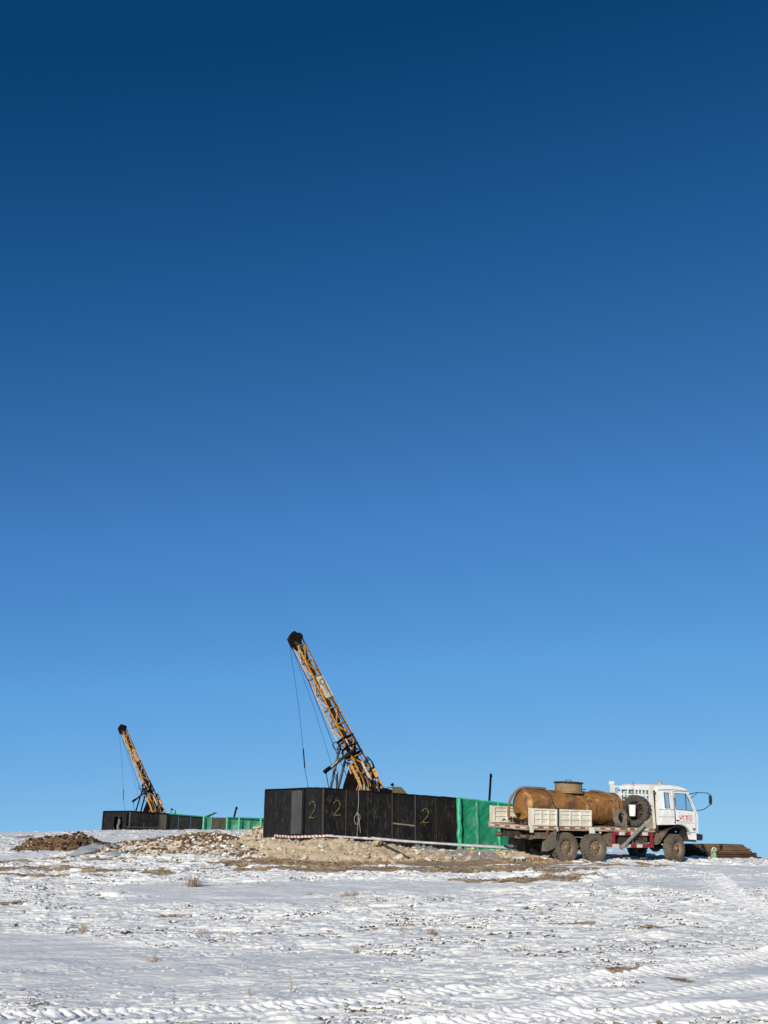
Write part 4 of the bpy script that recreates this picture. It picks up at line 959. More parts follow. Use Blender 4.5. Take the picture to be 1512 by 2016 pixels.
scatter(h_main, 3400, .012, .085, M['rock_tan'], 'rubble', power=2.6); scatter(h_main, 900, .015, .11, M['rock'], 'pale_rubble', power=3.0)
h_soil = Heap([U(62, 1655, 47), U(120, 1652, 47), U(160, 1654, 47), U(188, 1662, 47)], [1.0, 1.35, 1.35, .9], [.42, .62, .58, .36], .34, 231)
h_soil.build('soil_heap', M['dirt_brown'], 'low heap of brown and dark soil clods on the snow by itself', 'dirt heap')
scatter(h_soil, 900, .02, .10, M['dirt_brown'], 'clods', power=1.8); scatter(h_soil, 600, .02, .12, M['dirt_dark'], 'dark_clods', power=1.8)
scatter(h_soil, 160, .02, .09, M['snow_dirty'], 'snow_clods', power=2)
h_mix = Heap([U(225, 1682, 43.5), U(290, 1676, 43.8), U(350, 1682, 43.2), U(440, 1690, 41.6), U(500, 1694, 40.8)], [1.0, 1.25, 1.2, 1.0, .7], [.30, .50, .46, .34, .22], .36, 251)
h_mix.build('snowy_spoil_heap', M['snow_dirty'], 'heap of snow lumps mixed with brown soil beside the tan spoil', 'snow heap')
scatter(h_mix, 420, .02, .12, M['snow_lump'], 'snow_lumps', power=2.2); scatter(h_mix, 1300, .02, .12, M['dirt_brown'], 'clods', power=1.9); scatter(h_mix, 160, .03, .12, M['rock_tan'], 'rubble')
h_back = Heap([U(255, 1652, 52), U(300, 1652, 51), U(350, 1656, 49), U(400, 1655, 48), U(440, 1658, 46.5)], [.7, .9, 1.0, 1.2, .9], [.16, .24, .34, .48, .40], .24, 271)
h_back.build('brown_spoil_ridge', M['dirt_brown'], 'brown soil ridge behind the snowy lumps, left of the black fence', 'dirt heap')
scatter(h_back, 300, .03, .12, M['rock_tan'], 'rubble'); scatter(h_back, 160, .03, .12, M['snow_lump'], 'snow_lumps')
h_end = Heap([U(488, 1642, 50), U(505, 1636, 50), U(535, 1634, 50.3)], [.7, .8, .7], [.35, .62, .55], .3, 291)
h_end.build('corner_spoil_heap', M['dirt_tan'], 'small stony heap against the left end of the black fence', 'dirt heap')
scatter(h_end, 160, .03, .13, M['rock'], 'pale_rubble', power=1.5); scatter(h_end, 120, .03, .11, M['dirt_brown'], 'clods')
# larger rocks, each a thing
rock_meshes = []
for k in range(6):
    m = MB(); bm = bmesh.new(); bmesh.ops.create_icosphere(bm, subdivisions=2, radius=1); r2 = random.Random(k + 40)
    sc = (r2.uniform(.8, 1.25), r2.uniform(.7, 1.1), r2.uniform(.5, .8)); 
    for v in bm.verts:
        d = 1 + .38 * mnoise.noise(v.co * 1.3 + Vector((k * 9, 0, 0))); v.co = Vector((v.co.x * sc[0] * d, v.co.y * sc[1] * d, v.co.z * sc[2] * d))
    me = bpy.data.meshes.new('rock'); bm.to_mesh(me); bm.free(); me.materials.append(M['rock'] if k % 2 else M['rock_tan']); rock_meshes.append(me)
placed = 0
ROCKPX = [(741, 1664, .24), (787, 1690, .2), (757, 1696, .12), (632, 1668, .14), (690, 1672, .12), (843, 1694, .16), (882, 1690, .16), (905, 1686, .14), (560, 1676, .13), (600, 1690, .12), (660, 1694, .12), (822, 1682, .13), (720, 1688, .13), (520, 1690, .12), (775, 1701, .11), (865, 1672, .12), (925, 1692, .15), (1072, 1667, .17)]
def heap_at(u, v):
    Ys = np.linspace(38, 46, 400); t = (v - 1008) / F_PX; k = Ys / (CP + t * SP); Xs = (u - 756) / F_PX * k; Zs = (SP - t * CP) * k
    g = ground_base(Xs, Ys); hz = np.maximum(g, g + h_main.h(Xs, Ys)); i = np.nonzero(hz > Zs)[0]
    i = i[0] if len(i) else 200
    return Vector((Xs[i], Ys[i], hz[i]))
for k, (u, v, s_) in enumerate(ROCKPX):
    p = heap_at(u, v); o = link('rock', rock_meshes[k % 6]); o.location = p + Vector((0, 0, s_ * .25)); o.scale = (s_,) * 3; o.rotation_euler = (rnd.uniform(-.4, .4), rnd.uniform(-.4, .4), rnd.uniform(0, 6))
    tag(o, 'pale angular rock lying on the tan spoil heap', 'rock', 'loose rocks on the tan spoil heap')
# crumpled film and leaning plank, grey sheet
def crumple(name, u, v, w_, d_, h_, label, seed, mat='film'):
    c = heap_at(u, v); m = MB()
    def fn(a, b):
        x, y = (a - .5) * w_, (b - .5) * d_; e = max(0, 1 - (2 * abs(a - .5)) ** 2.5) * max(0, 1 - (2 * abs(b - .5)) ** 2.5)
        X, Y = c.x + x + .06 * mnoise.noise((a * 5, b * 5, seed)), c.y + y + .06 * mnoise.noise((a * 5, b * 5, seed + 9))
        g = gz(X, Y) + max(0, float(h_main.h(np.array([X]), np.array([Y]))[0]))
        f_ = abs(mnoise.noise((a * 4 + seed, b * 4, seed))) + .6 * abs(mnoise.noise((a * 9 + seed, b * 8, seed + 2)))
        return (X, Y, g + .02 + e ** .5 * h_ * (.35 + 1.1 * f_))
    o = m.grid(fn, 26, 18).build(name, M[mat]); return tag(o, label, 'plastic sheet')
crumple('plastic_film', 952, 1689, 1.1, .8, .22, 'crumpled clear plastic film lying at the foot of the spoil near the truck', 4.4)
crumple('plastic_film', 900, 1683, 1.0, .6, .16, 'crumpled film spread over the spoil below the green wrapped post', 8.1)
crumple('plastic_film', 836, 1671, 1.1, .6, .26, 'peaked clear film draped over rubble at the foot of the black fence', 2.7)
pk_ = MB().bar(heap_at(758, 1668) + Vector((0, 0, .05)), heap_at(806, 1692) + Vector((0, 0, .04)), .16, .05).build('dark_plank', M['dark_wood']); tag(pk_, 'dark plank lying aslant down the spoil heap', 'plank')
gs0 = G(205, 1684)
def gsf(a, b):
    X = gs0.x + (a - .5) * 2.1 + (b - .5) * .5; Y = gs0.y + (b - .5) * 2.2; e = min(a, 1 - a, b, 1 - b)
    return (X + .4 * mnoise.noise((a * 2, b * 2.5, 4)) + .1 * mnoise.noise((a * 9, b * 9, 4)), Y + .5 * mnoise.noise((a * 3, b * 2, 9)), gz(X, Y) + .03 + .40 * b ** .8 * (1 - .55 * a) * (1 + .3 * mnoise.noise((a * 2, 3, 2))) + .05 * mnoise.noise((a * 4, b * 4, 1)))
gsh_ = MB().grid(gsf, 26, 20).build('ground_sheet', M['grey_sheet'], None, 'all'); md = gsh_.modifiers.new('t', 'SOLIDIFY'); md.thickness = .035; md.offset = 1; tag(gsh_, 'smooth grey frozen sheet lying on the snow before the soil heap', 'sheet')
for k, (u, v) in enumerate([(258, 1693), (165, 1688), (236, 1697), (120, 1690)]):
    p = G(u, v); o = link('rock', rock_meshes[(k + 2) % 6]); o.location = p + Vector((0, 0, .03)); o.scale = (.2, .16, .14); o.rotation_euler = (0, 0, k); tag(o, 'small stone lying by the grey frozen sheet', 'rock', 'stones by the grey sheet')
# white sack by the wheel
wsk = link('white_lump', rock_meshes[3]); wsk = bpy.data.objects['white_lump']; wsk.data = wsk.data.copy(); wsk.data.materials[0] = M['bucket']; wsk.name = 'white_sack'
wsk.location = heap_at(1072, 1676) + Vector((0, 0, .12)); wsk.scale = (.30, .2, .2); tag(wsk, 'small white sack lying on the soil behind the mud flap', 'sack')

# ------------------------------------------------------------------ drill rigs
YR = 47.6
O_NEAR = U(742, 1600, YR); O_NEAR.z = gz(O_NEAR.x, O_NEAR.y)
def PT(u, v, dy=0.): return U(u, v, YR + dy) - O_NEAR
def build_rig(name, label, origin, near=True):
    rg = thing(name, label, 'drill rig', origin)
    def A(nm, mb, mt, smooth=False, parent=None): return mb.build(nm, M[mt], parent or rg, smooth)
    T0, B0 = PT(590, 1273), PT(728, 1552); ax = (B0 - T0); Lv = ax.length; t = ax.normalized()
    Btm = T0 + t * (Lv + (1.75 if near else 1.55))
    e1 = Vector((0, -1, 0)).cross(t).normalized(); e2 = t.cross(e1).normalized()
    if e1.x < 0: e1 = -e1
    if e2.y > 0: e2 = -e2
    an = R(32); g1 = e1 * math.cos(an) + e2 * math.sin(an) * -1; g2 = e1 * math.sin(an) + e2 * math.cos(an)
    Lt = (Btm - T0).length
    def half(s): return .19 + (.31 - .19) * min(1, s / Lv) + .08 * max(0, (s - Lv * .75) / (Lv * .25))
    def corner(k, s):
        sx, sy = [(-1, -1), (1, -1), (1, 1), (-1, 1)][k]; h_ = half(s); return T0 + t * s + g1 * h_ * sx + g2 * h_ * sy
    # left chord and braces paler, sunlit side painted in: corner 3 = left front, 2 = right front
    for k in range(4):
        A('mast_chord', MB().path([corner(k, Lt * i / 10) for i in range(11)], .052 if k in (2, 3) else .042, 6), ('pale', 'black_metal', 'yellow', 'yellow')[k], True)
    nb = 11; ss = [Lt * i / nb for i in range(nb + 1)]
    for i in range(nb):
        for (a, b) in ((3, 2), (0, 3), (1, 2), (0, 1)):
            fr = (a, b) == (3, 2)
            A('mast_strut', MB().tube(corner(a, ss[i]), corner(b, ss[i]), .032, 6), 'yellow')
            lo, hi = (a, b) if i % 2 else (b, a)
            A('mast_brace', MB().tube(corner(lo, ss[i]), corner(hi, ss[i + 1]), .04 if fr else .03, 6), 'pale' if (a, b) == (0, 3) else 'yellow' if fr or i % 3 else 'brown_metal')
    A('feed_cylinder', MB().path([T0 + t * .3 + g1 * .03, T0 + t * (Lt - .2) + g1 * .03], .10, 8), 'brown_metal', True)
    A('hose_bundle', MB().path([corner(1, .35) - g1 * .07 - g2 * -.08 + t * 0, corner(1, Lt * .5) - g1 * .09 + g2 * .12, corner(1, Lt) - g1 * .1 + g2 * .12], .075, 7), 'black_metal', True)
    A('guide_rail', MB().bar(corner(1, .2) - g1 * .05 + g2 * .1, corner(1, Lt) - g1 * .05 + g2 * .1, .06, .08), 'black_metal')
    A('guide_rail', MB().bar(T0 + t * .2 - g1 * .12, T0 + t * Lt - g1 * .16, .05, .07), 'brown_metal')
    # crown block: two cheek plates, sheaves, side box
    fw = Matrix((e1, -t, e2)).transposed().to_4x4(); fw.translation = T0
    ck = [(-.30, -.08), (-.40, .30), (-.30, .58), (-.10, .74), (.12, .76), (.20, .66), (.26, .40), (.20, .10), (.05, -.12)]
    ck = [(a * .86, b) for a, b in ck]
    hd = A('crown_block', MB().prism(ck, -.20, -.15, fw), 'black_metal'); MB().prism(ck, .15, .20, fw).build('cheek_plate', M['black_metal'], hd)
    for dz in (-.07, .07):
        MB().lathe([(0, dz - .035), (.30, dz - .04), (.33, dz - .045), (.28, dz), (.33, dz + .045), (.30, dz + .04), (0, dz + .035)], fw @ Matrix.Translation((-.07, .40, 0)), 22).build('sheave', M['brown_metal'], hd, True)
    MB().prism([(.10, .34), (.32, .32), (.37, .42), (.30, .57), (.18, .62), (.10, .54)], -.12, .16, fw).build('limit_switch_box', M['black_metal'], hd)
    MB().box((0, 0, 0), (.06, .5, .3), (fw @ Matrix.Translation((-.30, .34, 0))).to_3x3()).build('guard', M['black_metal'], hd).location = fw @ Vector((-.36, .32, 0))
    MB().tube(fw @ Vector((-.05, .42, -.25)), fw @ Vector((-.05, .42, .25)), .05, 10).build('axle_pin', M['black_metal'], hd)
    MB().bar(fw @ Vector((-.12, .25, .21)), fw @ Vector((.10, -.18, .23)), .12, .03, e2).build('lug_plate', M['brown_metal'], hd)
    # name plate on the front face
    s0, s1 = (Lv * .235, Lv * .385)
    def fp(a, s, off): return corner(3, s).lerp(corner(2, s), a) + (e2 * .7 + g2 * .3).normalized() * 0 + (corner(3, s) - corner(0, s)).normalized() * off
    o = MB(); 
    o.add([fp(a, s, d) for d in (.045, .06) for a, s in ((.18, s0), (1.12, s0), (1.12, s1), (.18, s1))], [(0, 1, 2, 3), (4, 5, 6, 7), (0, 1, 5, 4), (1, 2, 6, 5), (2, 3, 7, 6), (3, 0, 4, 7)])
    npl = o.build('name_plate', M['sign_white' if near else 'pale'], rg)
    c_ = fp(.66, s0 + (s1 - s0) * .28, .064); d1 = (corner(2, s0) - corner(3, s0)).normalized(); d2 = t; nn = (corner(3, s0) - corner(0, s0)).normalized()
    mm = Matrix((d1, d2, nn)).transposed().to_4x4(); mm.translation = c_
    MB().lathe([(.10, 0), (.145, 0), (.145, .004), (.10, .004)], mm, 26, True).build('emblem_ring', M['ink'], npl)
    sq = MB()
    for k in range(5):
        y0 = .20 + k * .085
        sq.path([mm @ Vector((x, y0 + .02 * math.sin(x * 40 + k), .004)) for x in np.linspace(-.08 + .02 * (k % 2), .13 - .015 * k, 7)], .014, 4)
    sq.build('emblem_strokes', M['ink'], npl)
    # hoist ropes
    A('hoist_rope', MB().path([fw @ Vector((.30, .40, .05)), PT(672, 1410, -.2), PT(735, 1520, -.2), PT(744, 1545, -.1)], .024, 5), 'cable')
    A('hoist_rope', MB().path([fw @ Vector((.26, .35, -.05)), PT(668, 1408, .1), PT(740, 1545, .2)], .014, 5), 'black_metal')
    A('guy_line', MB().path([fw @ Vector((-.36, .2, .05)), PT(609, 1345, -.1), PT(661, 1478, -.1), PT(690, 1545, .3)], .016, 5), 'cable')
    A('guy_line', MB().path([fw @ Vector((-.33, .2, -.05)), PT(617, 1390, .2), PT(651, 1500, .3), PT(664, 1546, .5)], .008, 4), 'cable')
    hk = A('hook_line', MB().path([fw @ Vector((-.40, .25, 0)), PT(588, 1390, 0), PT(597, 1476, 0)], .009, 4), 'cable')
    MB().path([PT(597, 1474), PT(599, 1492), PT(600, 1512)], [.03, .034, .02], 8).build('hook_weight', M['black_metal'], hk, True) if False else MB().tube(PT(597, 1474), PT(600, 1512), .028, 8).build('hook_weight', M['black_metal'], hk, True)
    MB().path([PT(600, 1512), PT(606, 1546), PT(610, 1575)], .012, 4).build('tail_line', M['cable'], hk)
    # middle collar with rod handler, hoses, clamps
    sm = Lv * .715
    cb = MB()
    for ds in (-.42, .02, .42):
        for a in range(4): cb.tube(corner(a, sm + ds) + (corner(a, sm) - (T0 + t * sm)) * .12, corner((a + 1) % 4, sm + ds) + (corner((a + 1) % 4, sm) - (T0 + t * sm)) * .12, .045, 6)
    for a in range(4): cb.bar(corner(a, sm - .46), corner(a, sm + .5), .09, .09)
    A('mast_collar', cb, 'black_metal')
    A('clamp_block', MB().box(T0 + t * (sm + .05) + g1 * .05, (.34, .34, .5), Matrix((g1, g2, t)).transposed()), 'brown_metal')
    A('clamp_cylinder', MB().tube(PT(680, 1455, -.35), PT(694, 1478, -.4), .05, 10), 'steel', True)
    A('clamp_cylinder', MB().tube(PT(672, 1478, -.3), PT(684, 1500, -.35), .045, 10), 'steel', True)
    hz = MB()
    for k in range(7):
        p = PT(663 + k * 5, 1460 + (k % 3) * 8, -.3 - .03 * k); hz.path(spline([p, p + Vector((-.18 + .1 * (k % 3), -.1, -.14)), p + Vector((-.05 + .06 * k, -.12, -.36)), p + Vector((.22, 0, -.30))], 5), .018, 5)
    A('hydraulic_hose', hz, 'black_metal')
    # rod arm with its dark tip and line, back stays
    arm = A('rod_arm', MB().tube(PT(694, 1477, -.45), PT(655, 1508, -.6), .075, 10), 'brown_metal', True)
    MB().tube(PT(668, 1497, -.54), PT(650, 1512, -.62), .08, 10).build('arm_sleeve', M['steel' if near else 'brown_metal'], arm, True)
    MB().path([PT(651, 1511, -.62), PT(645, 1515, -.64), PT(638, 1521, -.66)], .095, 10, .10).build('arm_tip', M['black_metal'], arm, True)
    MB().path([PT(642, 1520, -.66), PT(648, 1556, -.6)], .02, 5).build('arm_line', M['cable'], arm)
    A('back_stay', MB().bar(PT(669, 1470, .1), PT(645, 1580, -.4), .10, .08), 'steel' if near else 'black_metal')
    A('back_stay', MB().bar(PT(682, 1488, -.2), PT(660, 1575, .4), .10, .08), 'steel' if near else 'black_metal')
    if near:
        A('exhaust_pipe', MB().path(spline([PT(665, 1600, .3), PT(663.5, 1550, .3), PT(663, 1525, .3), PT(661, 1517, .3), PT(657.5, 1515, .3)], 5), .06, 10), 'galv', True)
    # tarpaulin hanging behind the mast foot
    cv = PT(690, 1507, .5); m = MB()
    m.add([PT(689, 1506, .3), PT(700, 1520, -.1), PT(706, 1600, -.5), PT(664, 1600, -.2), PT(676, 1545, .2), PT(700, 1500, .9), PT(712, 1600, 1.1), PT(668, 1600, 1.0)],
          [(0, 1, 2, 3, 4), (0, 5, 6, 2, 1), (0, 4, 3, 7, 5), (5, 7, 6)])
    A('drip_cover', m, 'black_metal')
    # strong legs and box work at the foot
    A('foot_beam', MB().bar(PT(690, 1505, -.55), PT(727, 1580, -.55), .12, .12), 'yellow')
    A('foot_beam', MB().bar(PT(712, 1500, -.3), PT(755, 1590, -.3), .08, .10), 'pale')
    for k in range(7): A('foot_brace', MB().bar(PT(700 + k * 6, 1516 + k * 4, -.5), PT(712 + k * 7, 1572, -.45), .05, .04), ('yellow', 'brown_metal', 'pale', 'brown_metal')[k % 4])
    for k in range(5): A('foot_brace', MB().bar(PT(716 + k * 6, 1515 + 6 * k, -.3), PT(700 + k * 9, 1560, -.35), .045, .04), 'brown_metal' if k % 2 else 'yellow')
    A('winch_drum', MB().lathe([(0, -.3), (.26, -.3), (.26, -.26), (.16, -.24), (.16, .24), (.26, .26), (.26, .3), (0, .3)], Matrix.Translation(PT(738, 1548, -.1)) @ Matrix.Rotation(R(90), 4, 'X'), 18), 'brown_metal', True)
    A('hydraulic_motor', MB().tube(PT(730, 1512, -.1), PT(738, 1532, -.1), .13, 12), 'black_metal', True)
    A('control_box', MB().box(PT(739, 1522, -.2), (.16, .22, .40), Matrix.Rotation(R(-25), 3, 'Y')), 'yellow')
    hz = MB()
    for k in range(4): hz.path(spline([PT(716 + k, 1505 + k * 2, -.1 - .06 * k), PT(722 + k * 1.5, 1490 + k * 2, -.12 - .06 * k), PT(731 + k, 1499 + k, -.1 - .06 * k), PT(738 + k * .6, 1520, -.1 - .05 * k)], 6), .02, 5)
    A('hydraulic_hose', hz, 'black_metal')
    for k in range(6): A('foot_pipe', MB().path(spline([PT(703 + k * 7, 1520 + 4 * k, -.6), PT(712 + k * 6, 1538, -.62 - .02 * k), PT(716 + k * 6, 1575, -.55)], 4), .03, 5), ('black_metal', 'brown_metal', 'steel')[k % 3])
    m = MB().box((.25, .1, .12), (3.4, 1.5, .24)); m.box((-.6, .1, .5), (1.2, 1.1, .7)); m.box((.9, .2, .55), (1.0, 1.0, .7)); A('base_frame', m, 'brown_metal')
    return rg
build_rig('drill_rig', 'large yellow lattice drill mast with white plate rising behind the black fence of twos', O_NEAR, True)
# far rig: the same make, further away; its foot shows above the far fence at (322, 1601)
YF = 90.
O_FAR = U(315, 1601, YF) - PT(738, 1556); O_FAR.z = max(O_FAR.z, gz(O_FAR.x, O_FAR.y) - .6)
build_rig('drill_rig', 'smaller looking yellow drill mast rising behind the low fence on the snowy crest', O_FAR, False)
# power unit under canvas
pu = thing('power_unit', 'brown canvas covered power unit peeping over the black fence', 'machine', Vector((0, 0, 0)))
pb = U(786, 1600, 47.5); zb_ = gz(pb.x, pb.y)
MB().box((pb.x, 47.9, zb_ + .75), (1.1, 1.3, 1.5)).build('machine_body', M['black_metal'], pu)
MB().prism([(U(748, 1550, 47.4).x, U(748, 1553, 47.4).z), (U(757, 1552, 47.4).x, U(757, 1551, 47.4).z), (U(775, 1557, 47.4).x, U(770, 1556, 47.4).z), (U(780, 1570, 47.4).x, U(780, 1575, 47.4).z), (U(745, 1570, 47.4).x, U(745, 1578, 47.4).z)], 47.3, 48.3, XZ).build('engine_hood', M['black_metal'], pu)
cvp = [U(773, 1549, 47.35), U(790, 1549.5, 47.35), U(801, 1562, 47.35), U(806, 1580, 47.35), U(771, 1580, 47.35)]
MB().prism([(p.x, p.z) for p in cvp], 47.25, 48.5, XZ).build('canvas_cover', M['brown_tarp'], pu)
la = MB().path([U(772, 1551, 47.2), U(764, 1550, 47.2), U(757, 1556, 47.2)], .015, 5).build('lamp_arm', M['black_metal'], pu)
MB().path([U(770, 1546.5, 47.15), U(775, 1543, 47.15)], .06, 8).build('work_lamp', M['black_metal'], la); MB().path([U(773, 1545, 47.15), U(773, 1551, 47.2)], .012, 5).build('lamp_stem', M['black_metal'], la)

# ------------------------------------------------------------------ far enclosure on the crest
ff = thing('far_windbreak', 'low black and green windbreak fence on the snowy crest under the far mast', 'fence', Vector((0, 0, 0)))
YE = 83.
def FT(u, v, dy=0): return U(u, v, YE + dy)
def fzb(p): return gz(p.x, p.y) - .25
def fpan(u0, v0, u1, v1, mt, dy0=0, dy1=0, name='panel'):
    p, q = FT(u0, v0, dy0), FT(u1, v1, dy1); zb = (fzb(p), fzb(q))
    if mt in ('green', 'olive'): return tarp(p, q, zb, M[mt], ff, u0 * .1, 'tarp_sheet', .05, 14, 10)
    return panel(p, q, zb, M[mt], ff, 0, name)
fpan(204, 1597.5, 226, 1597.5, 'felt_grey', 1.6, .9); fpan(241, 1597.5, 256, 1597.5, 'felt_grey', .4, 0)
p, q = FT(226, 1597.5, .9), FT(241, 1597.5, .4)
panel(p, q, (FT(226, 1607).z, FT(241, 1607).z), M['felt_grey'], ff, 0, 'door_lintel')
m = MB(); m.add([FT(224, 1606, 2.6), FT(243, 1606, 2.2), FT(243, 1645, 2.2), FT(224, 1645, 2.6)], [(0, 1, 2, 3)]); m.build('doorway_back', M['felt'], ff)
fpan(258, 1597.5, 285, 1599, 'felt', .0, .1); fpan(285, 1599, 314, 1601, 'felt', .1, .2)
fpan(314, 1600.5, 329, 1601.5, 'olive', .1, .2)
fpan(330, 1602.5, 352, 1604, 'felt_grey', .2, .3); fpan(352, 1604, 376, 1606, 'felt_grey', .3, .35); fpan(376, 1606, 400, 1608, 'felt_grey', .35, .4)
fpan(401, 1607, 416, 1608.5, 'green', .3, .4); fpan(417, 1609, 432, 1609.5, 'olive', .4, .4); fpan(432, 1609.5, 446, 1610, 'olive', .4, .45)
fpan(448, 1609, 471, 1610, 'green', .4, .5); fpan(472, 1610, 493, 1611, 'green', .5, .6); fpan(493, 1611, 514, 1612, 'green', .6, .7); fpan(515, 1612, 540, 1613, 'green', .7, .8)
for u, v, mt in ((204, 1597, 'felt_grey'), (257, 1597, 'felt_pale'), (251, 1600, 'black_metal'), (330, 1601, 'black_metal'), (401, 1607, 'green_lit'), (447, 1609, 'green_lit'), (471, 1610, 'green_lit'), (513, 1611, 'green_lit')):
    p = FT(u, v, -.05 if u > 230 else 1.5); MB().box((p.x, p.y, (p.z + fzb(p)) / 2), (.09, .06, p.z - fzb(p))).build('post', M[mt], ff)
MB().tube(FT(330, 1602, .1), FT(400, 1608, .1), .05, 6).build('top_roll', M['green'], ff); MB().tube(FT(447, 1609.5, .2), FT(540, 1612.5, .4), .05, 6).build('top_roll', M['green'], ff)
MB().tube(FT(204, 1597.5, 1.5), FT(257, 1597, -.1), .05, 6).build('top_rail', M['black_metal'], ff); MB().tube(FT(257, 1597, -.1), FT(330, 1602, .1), .05, 6).build('top_rail', M['black_metal'], ff)
MB().tube(FT(249, 1628.5, -.4), FT(314, 1629.5, -.4), .05, 8).build('low_rail', M['rust_strip'], ff)
for u in (252, 312): p = FT(u, 1626, -.35); MB().box((p.x, p.y, (p.z + fzb(p)) / 2), (.08, .06, p.z - fzb(p))).build('rail_post', M['rust_strip'], ff)
rg_ = MB(); c = FT(234.5, 1613, .1)
rg_.path([c, c + Vector((.05, -.05, -.25)), c + Vector((-.06, 0, -.5)), c + Vector((.03, 0, -.9)), c + Vector((-.02, 0, -1.3))], [.03] and .10, 8, .13)
hr = rg_.build('hanging_cloth', M['wood'], None, 'all'); tag(hr, 'tan cloth bundle hanging in the dark doorway of the far fence', 'cloth')
hr2 = MB().path([FT(234.5, 1613, .1), FT(234, 1606.5, .3)], .02, 5).build('tie', M['wood'], hr)
gp = thing('propped_green_sheet', 'long green sheet propped up aslant above the far fence', 'sheet', Vector((0, 0, 0)))
MB().add([FT(398, 1609, .3), FT(421, 1599.5, .3), FT(427, 1600, 1.2), FT(408, 1608.5, 1.2)] + [p - Vector((0, 0, .04)) for p in (FT(398, 1609, .3), FT(421, 1599.5, .3), FT(427, 1600, 1.2), FT(408, 1608.5, 1.2))], [(0, 1, 2, 3), (4, 5, 6, 7), (0, 1, 5, 4), (1, 2, 6, 5), (2, 3, 7, 6), (3, 0, 4, 7)]).build('sheet', M['green'], gp)
p = FT(412, 1603, .9); MB().tube((p.x, p.y, gz(p.x, p.y) - .1), p, .04, 6).build('prop', M['green'], gp)
fc_ = thing('stove_pipe', 'short black stove pipe leaning above the far green sheets', 'chimney', Vector((0, 0, 0)))
a, b = FT(466, 1588, 1.5), FT(461.5, 1610, 1.5); b2 = a + (b - a) * 2.8; b2.z = gz(b2.x, b2.y) - .1
MB().tube(b2, a, .075, 12).build('pipe_body', M['black_metal'], fc_, True); MB().lathe([(.075, -.05), (.095, -.05), (.095, .05), (.075, .05)], Matrix.Translation(a - Vector((0, 0, .15))), 12).build('pipe_collar', M['black_metal'], fc_, True)
sd = thing('pipe_stand', 'thin bent pipe stand above the far grey fence panels', 'pipe', Vector((0, 0, 0)))
p = FT(346, 1604, 1.2); MB().path([(p.x, p.y, gz(p.x, p.y) - .1), FT(345.5, 1595, 1.2), FT(337, 1594.5, 1.2), FT(336.5, 1600, 1.2)], .035, 6).build('bent_pipe', M['cable'], sd); MB().tube(FT(337, 1592, 1.2), FT(340, 1594.5, 1.2), .07, 8).build('pipe_head', M['cable'], sd); MB().tube(FT(342, 1602, 1.2), FT(345.5, 1602.5, 1.2), .06, 8).build('pipe_valve', M['cable'], sd)

# ------------------------------------------------------------------ stacked drill rods behind the truck
RD = .047; YS = 47.5
rodp = []
base = U(1372, 1690, YS); ang = R(31)
dv = Vector((math.cos(ang), math.sin(ang), 0)); sv = Vector((dv.y, -dv.x, 0)) * 1.0   # across the stack, toward the viewer's right
rl = 3.3
def rod_mesh(mat):
    m = MB(); m.lathe([(RD * .62, 0), (RD, 0), (RD, rl), (RD * .62, rl), (RD * .62, 0)], Matrix.Rotation(R(90), 4, 'Y'), 12)
    m.lathe([(RD, .12), (RD * 1.12, .12), (RD * 1.12, .30), (RD, .30)], Matrix.Rotation(R(90), 4, 'Y'), 12)
    return m.mesh('drill_rod', mat, True)
RM = [rod_mesh(M['rod']), rod_mesh(M['rod_light'])]
rows = 7; ncol = 16
org = U(1398, 1688, YS)
for r_ in range(rows):
    for c_ in range(ncol - (r_ // 2)):
        side_ = -sv * (RD * 2.16 * (c_ + .5 * (r_ % 2) + .35 * r_)); shift = rnd.uniform(-.05, .05) - r_ * .13
        P = org + side_; x, y = P.x + dv.x * shift, P.y + dv.y * shift
        z = max(gz(P.x, P.y), gz(P.x + dv.x * rl, P.y + dv.y * rl)) + RD + .02 + r_ * RD * 1.86
        o = link('drill_rod', RM[0 if rnd.random() < .6 else 1]); o.location = (x, y, z); o.rotation_euler = (0, R(rnd.uniform(-.3, .3)), ang + R(rnd.uniform(-.7, .7)))
        tag(o, 'rusty brown drill rod in the stack beyond the front of the truck', 'drill rod', 'drill rods stacked beyond the truck')
for k, tt in enumerate((.4, 2.5)):
    a = org + dv * tt + sv * .2; b = org + dv * tt - sv * 1.9; zz = max(gz(a.x, a.y), gz(b.x, b.y))
    o = MB().bar((a.x, a.y, zz - .02), (b.x, b.y, zz - .02), .1, .08).build('timber_bearer', M['dark_wood']); tag(o, 'dark timber bearer under the stack of drill rods', 'timber', 'bearers under the drill rods')
sk = thing('green_sack', 'small green and white sack set down in front of the drill rods', 'sack', Vector((0, 0, 0)))
sp0 = G(1406, 1692); sp0 = Vector((U(1406, 1692, 46.).x, 46., gz(U(1406, 1692, 46.).x, 46.)))
m = MB()
for j in range(9):
    for i in range(12):
        a = 2 * math.pi * i / 12; f_ = j / 8; rad = .13 * (1 - .35 * f_ ** 3) * (1 + .35 * mnoise.noise((math.cos(a) * 1.5, math.sin(a) * 1.5, f_ * 3))) * (.85 if j == 0 else 1)
        m.v.append((sp0.x + rad * math.cos(a), sp0.y + rad * math.sin(a), sp0.z - .02 + f_ * .42 + .03 * math.sin(a * 3) * f_))
for j in range(8):
    for i in range(12): m.f.append((j * 12 + i, j * 12 + (i + 1) % 12, (j + 1) * 12 + (i + 1) % 12, (j + 1) * 12 + i))
m.f.append(tuple(8 * 12 + i for i in range(12))); m.build('sack_body', M['sack'], sk, True)
MB().path([sp0 + Vector((-.1, -.1, .38)), sp0 + Vector((-.04, -.12, .5)), sp0 + Vector((.08, -.1, .48)), sp0 + Vector((.1, -.05, .38))], .02, 5).build('sack_neck', M['bucket'], sk, True)

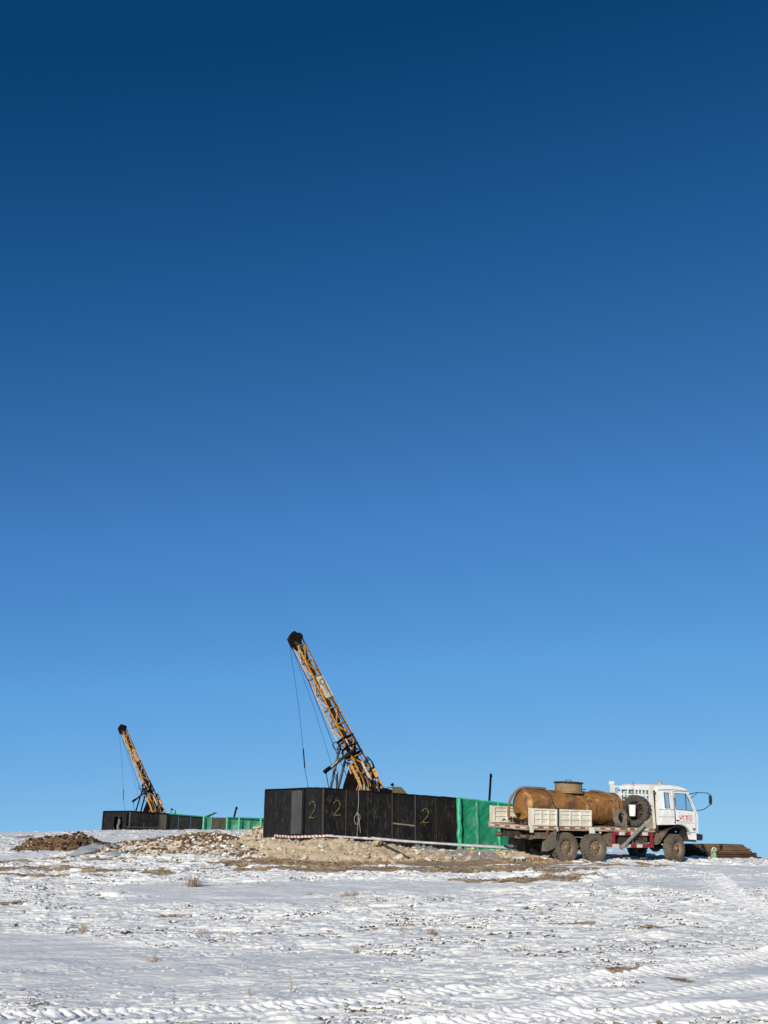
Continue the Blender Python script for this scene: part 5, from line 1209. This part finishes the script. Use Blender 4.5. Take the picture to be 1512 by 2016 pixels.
# ------------------------------------------------------------------ dry plants on the snow
def tuft(u, v, h_, w_, n_, mat, label, lean=.0):
    p = G(u, v); m = MB(); r2 = random.Random(int(u * 7 + v))
    for k in range(n_):
        a = r2.uniform(0, 6.28); r0 = abs(r2.gauss(0, .3)) * w_; b = Vector((r0 * math.cos(a), r0 * math.sin(a), -.04)); hh = h_ * r2.uniform(.35, 1.1); sp = w_ * r2.uniform(.1, .75)
        d = Vector((math.cos(a) * sp + lean * hh, math.sin(a) * sp, hh)); mid = b + d * .5 + Vector((r2.uniform(-.02, .02), r2.uniform(-.02, .02), .12 * hh))
        s = Vector((-math.sin(a), math.cos(a), 0)); w0 = .003 + .0025 * r2.random()
        q = b + d
        m.add([b + s * w0, b - s * w0, mid + s * w0, mid - s * w0, q], [(0, 1, 3, 2), (2, 3, 4)])
        if r2.random() < .5: # side twig
            q2 = mid + Vector((r2.uniform(-.5, .5) * w_, r2.uniform(-.5, .5) * w_, hh * .35)); m.add([mid + s * w0 * .7, mid - s * w0 * .7, q2], [(0, 1, 2)])
    o = m.build('dry_tuft', M[mat], None, False, p); return tag(o, label, 'dry grass', 'dry tufts on the snow')
tuft(380, 1748, .34, .36, 190, 'straw_red', 'broad reddish dry bush standing on the snow before the heaps')
tuft(163, 1838, .24, .13, 36, 'straw', 'small pointed straw tuft standing on open snow')
tuft(690, 1764, .16, .5, 110, 'straw', 'wide low straw coloured tuft on the snow')
L_ = 'thin dry grass wisp sticking out of the snow'
for u, v, h_, w_, n_, mt in [(740, 1778, .22, .12, 14, 'straw'), (850, 1841, .17, .14, 50, 'straw_red'), (800, 1834, .12, .28, 40, 'straw'), (398, 1844, .2, .16, 30, 'straw'), (306, 1893, .12, .2, 60, 'straw'), (585, 1818, .12, .2, 40, 'straw'), (610, 1764, .16, .2, 40, 'straw'), (1065, 1805, .22, .10, 30, 'straw'), (1270, 1808, .1, .25, 60, 'straw'), (1030, 1873, .12, .22, 50, 'straw'), (575, 1955, .2, .12, 9, 'straw'), (490, 1965, .2, .05, 5, 'straw'), (1355, 1932, .08, .22, 40, 'straw'), (1370, 1844, .12, .3, 60, 'straw'), (700, 1873, .18, .1, 10, 'straw'), (530, 1868, .1, .2, 30, 'straw'), (1215, 1758, .12, .18, 30, 'straw'), (940, 1876, .2, .08, 10, 'straw_red'), (230, 1762, .1, .2, 30, 'straw'), (50, 1982, .2, .08, 7, 'straw'), (165, 1955, .16, .06, 5, 'straw')]:
    tuft(u, v, h_, w_, n_, mt, L_)
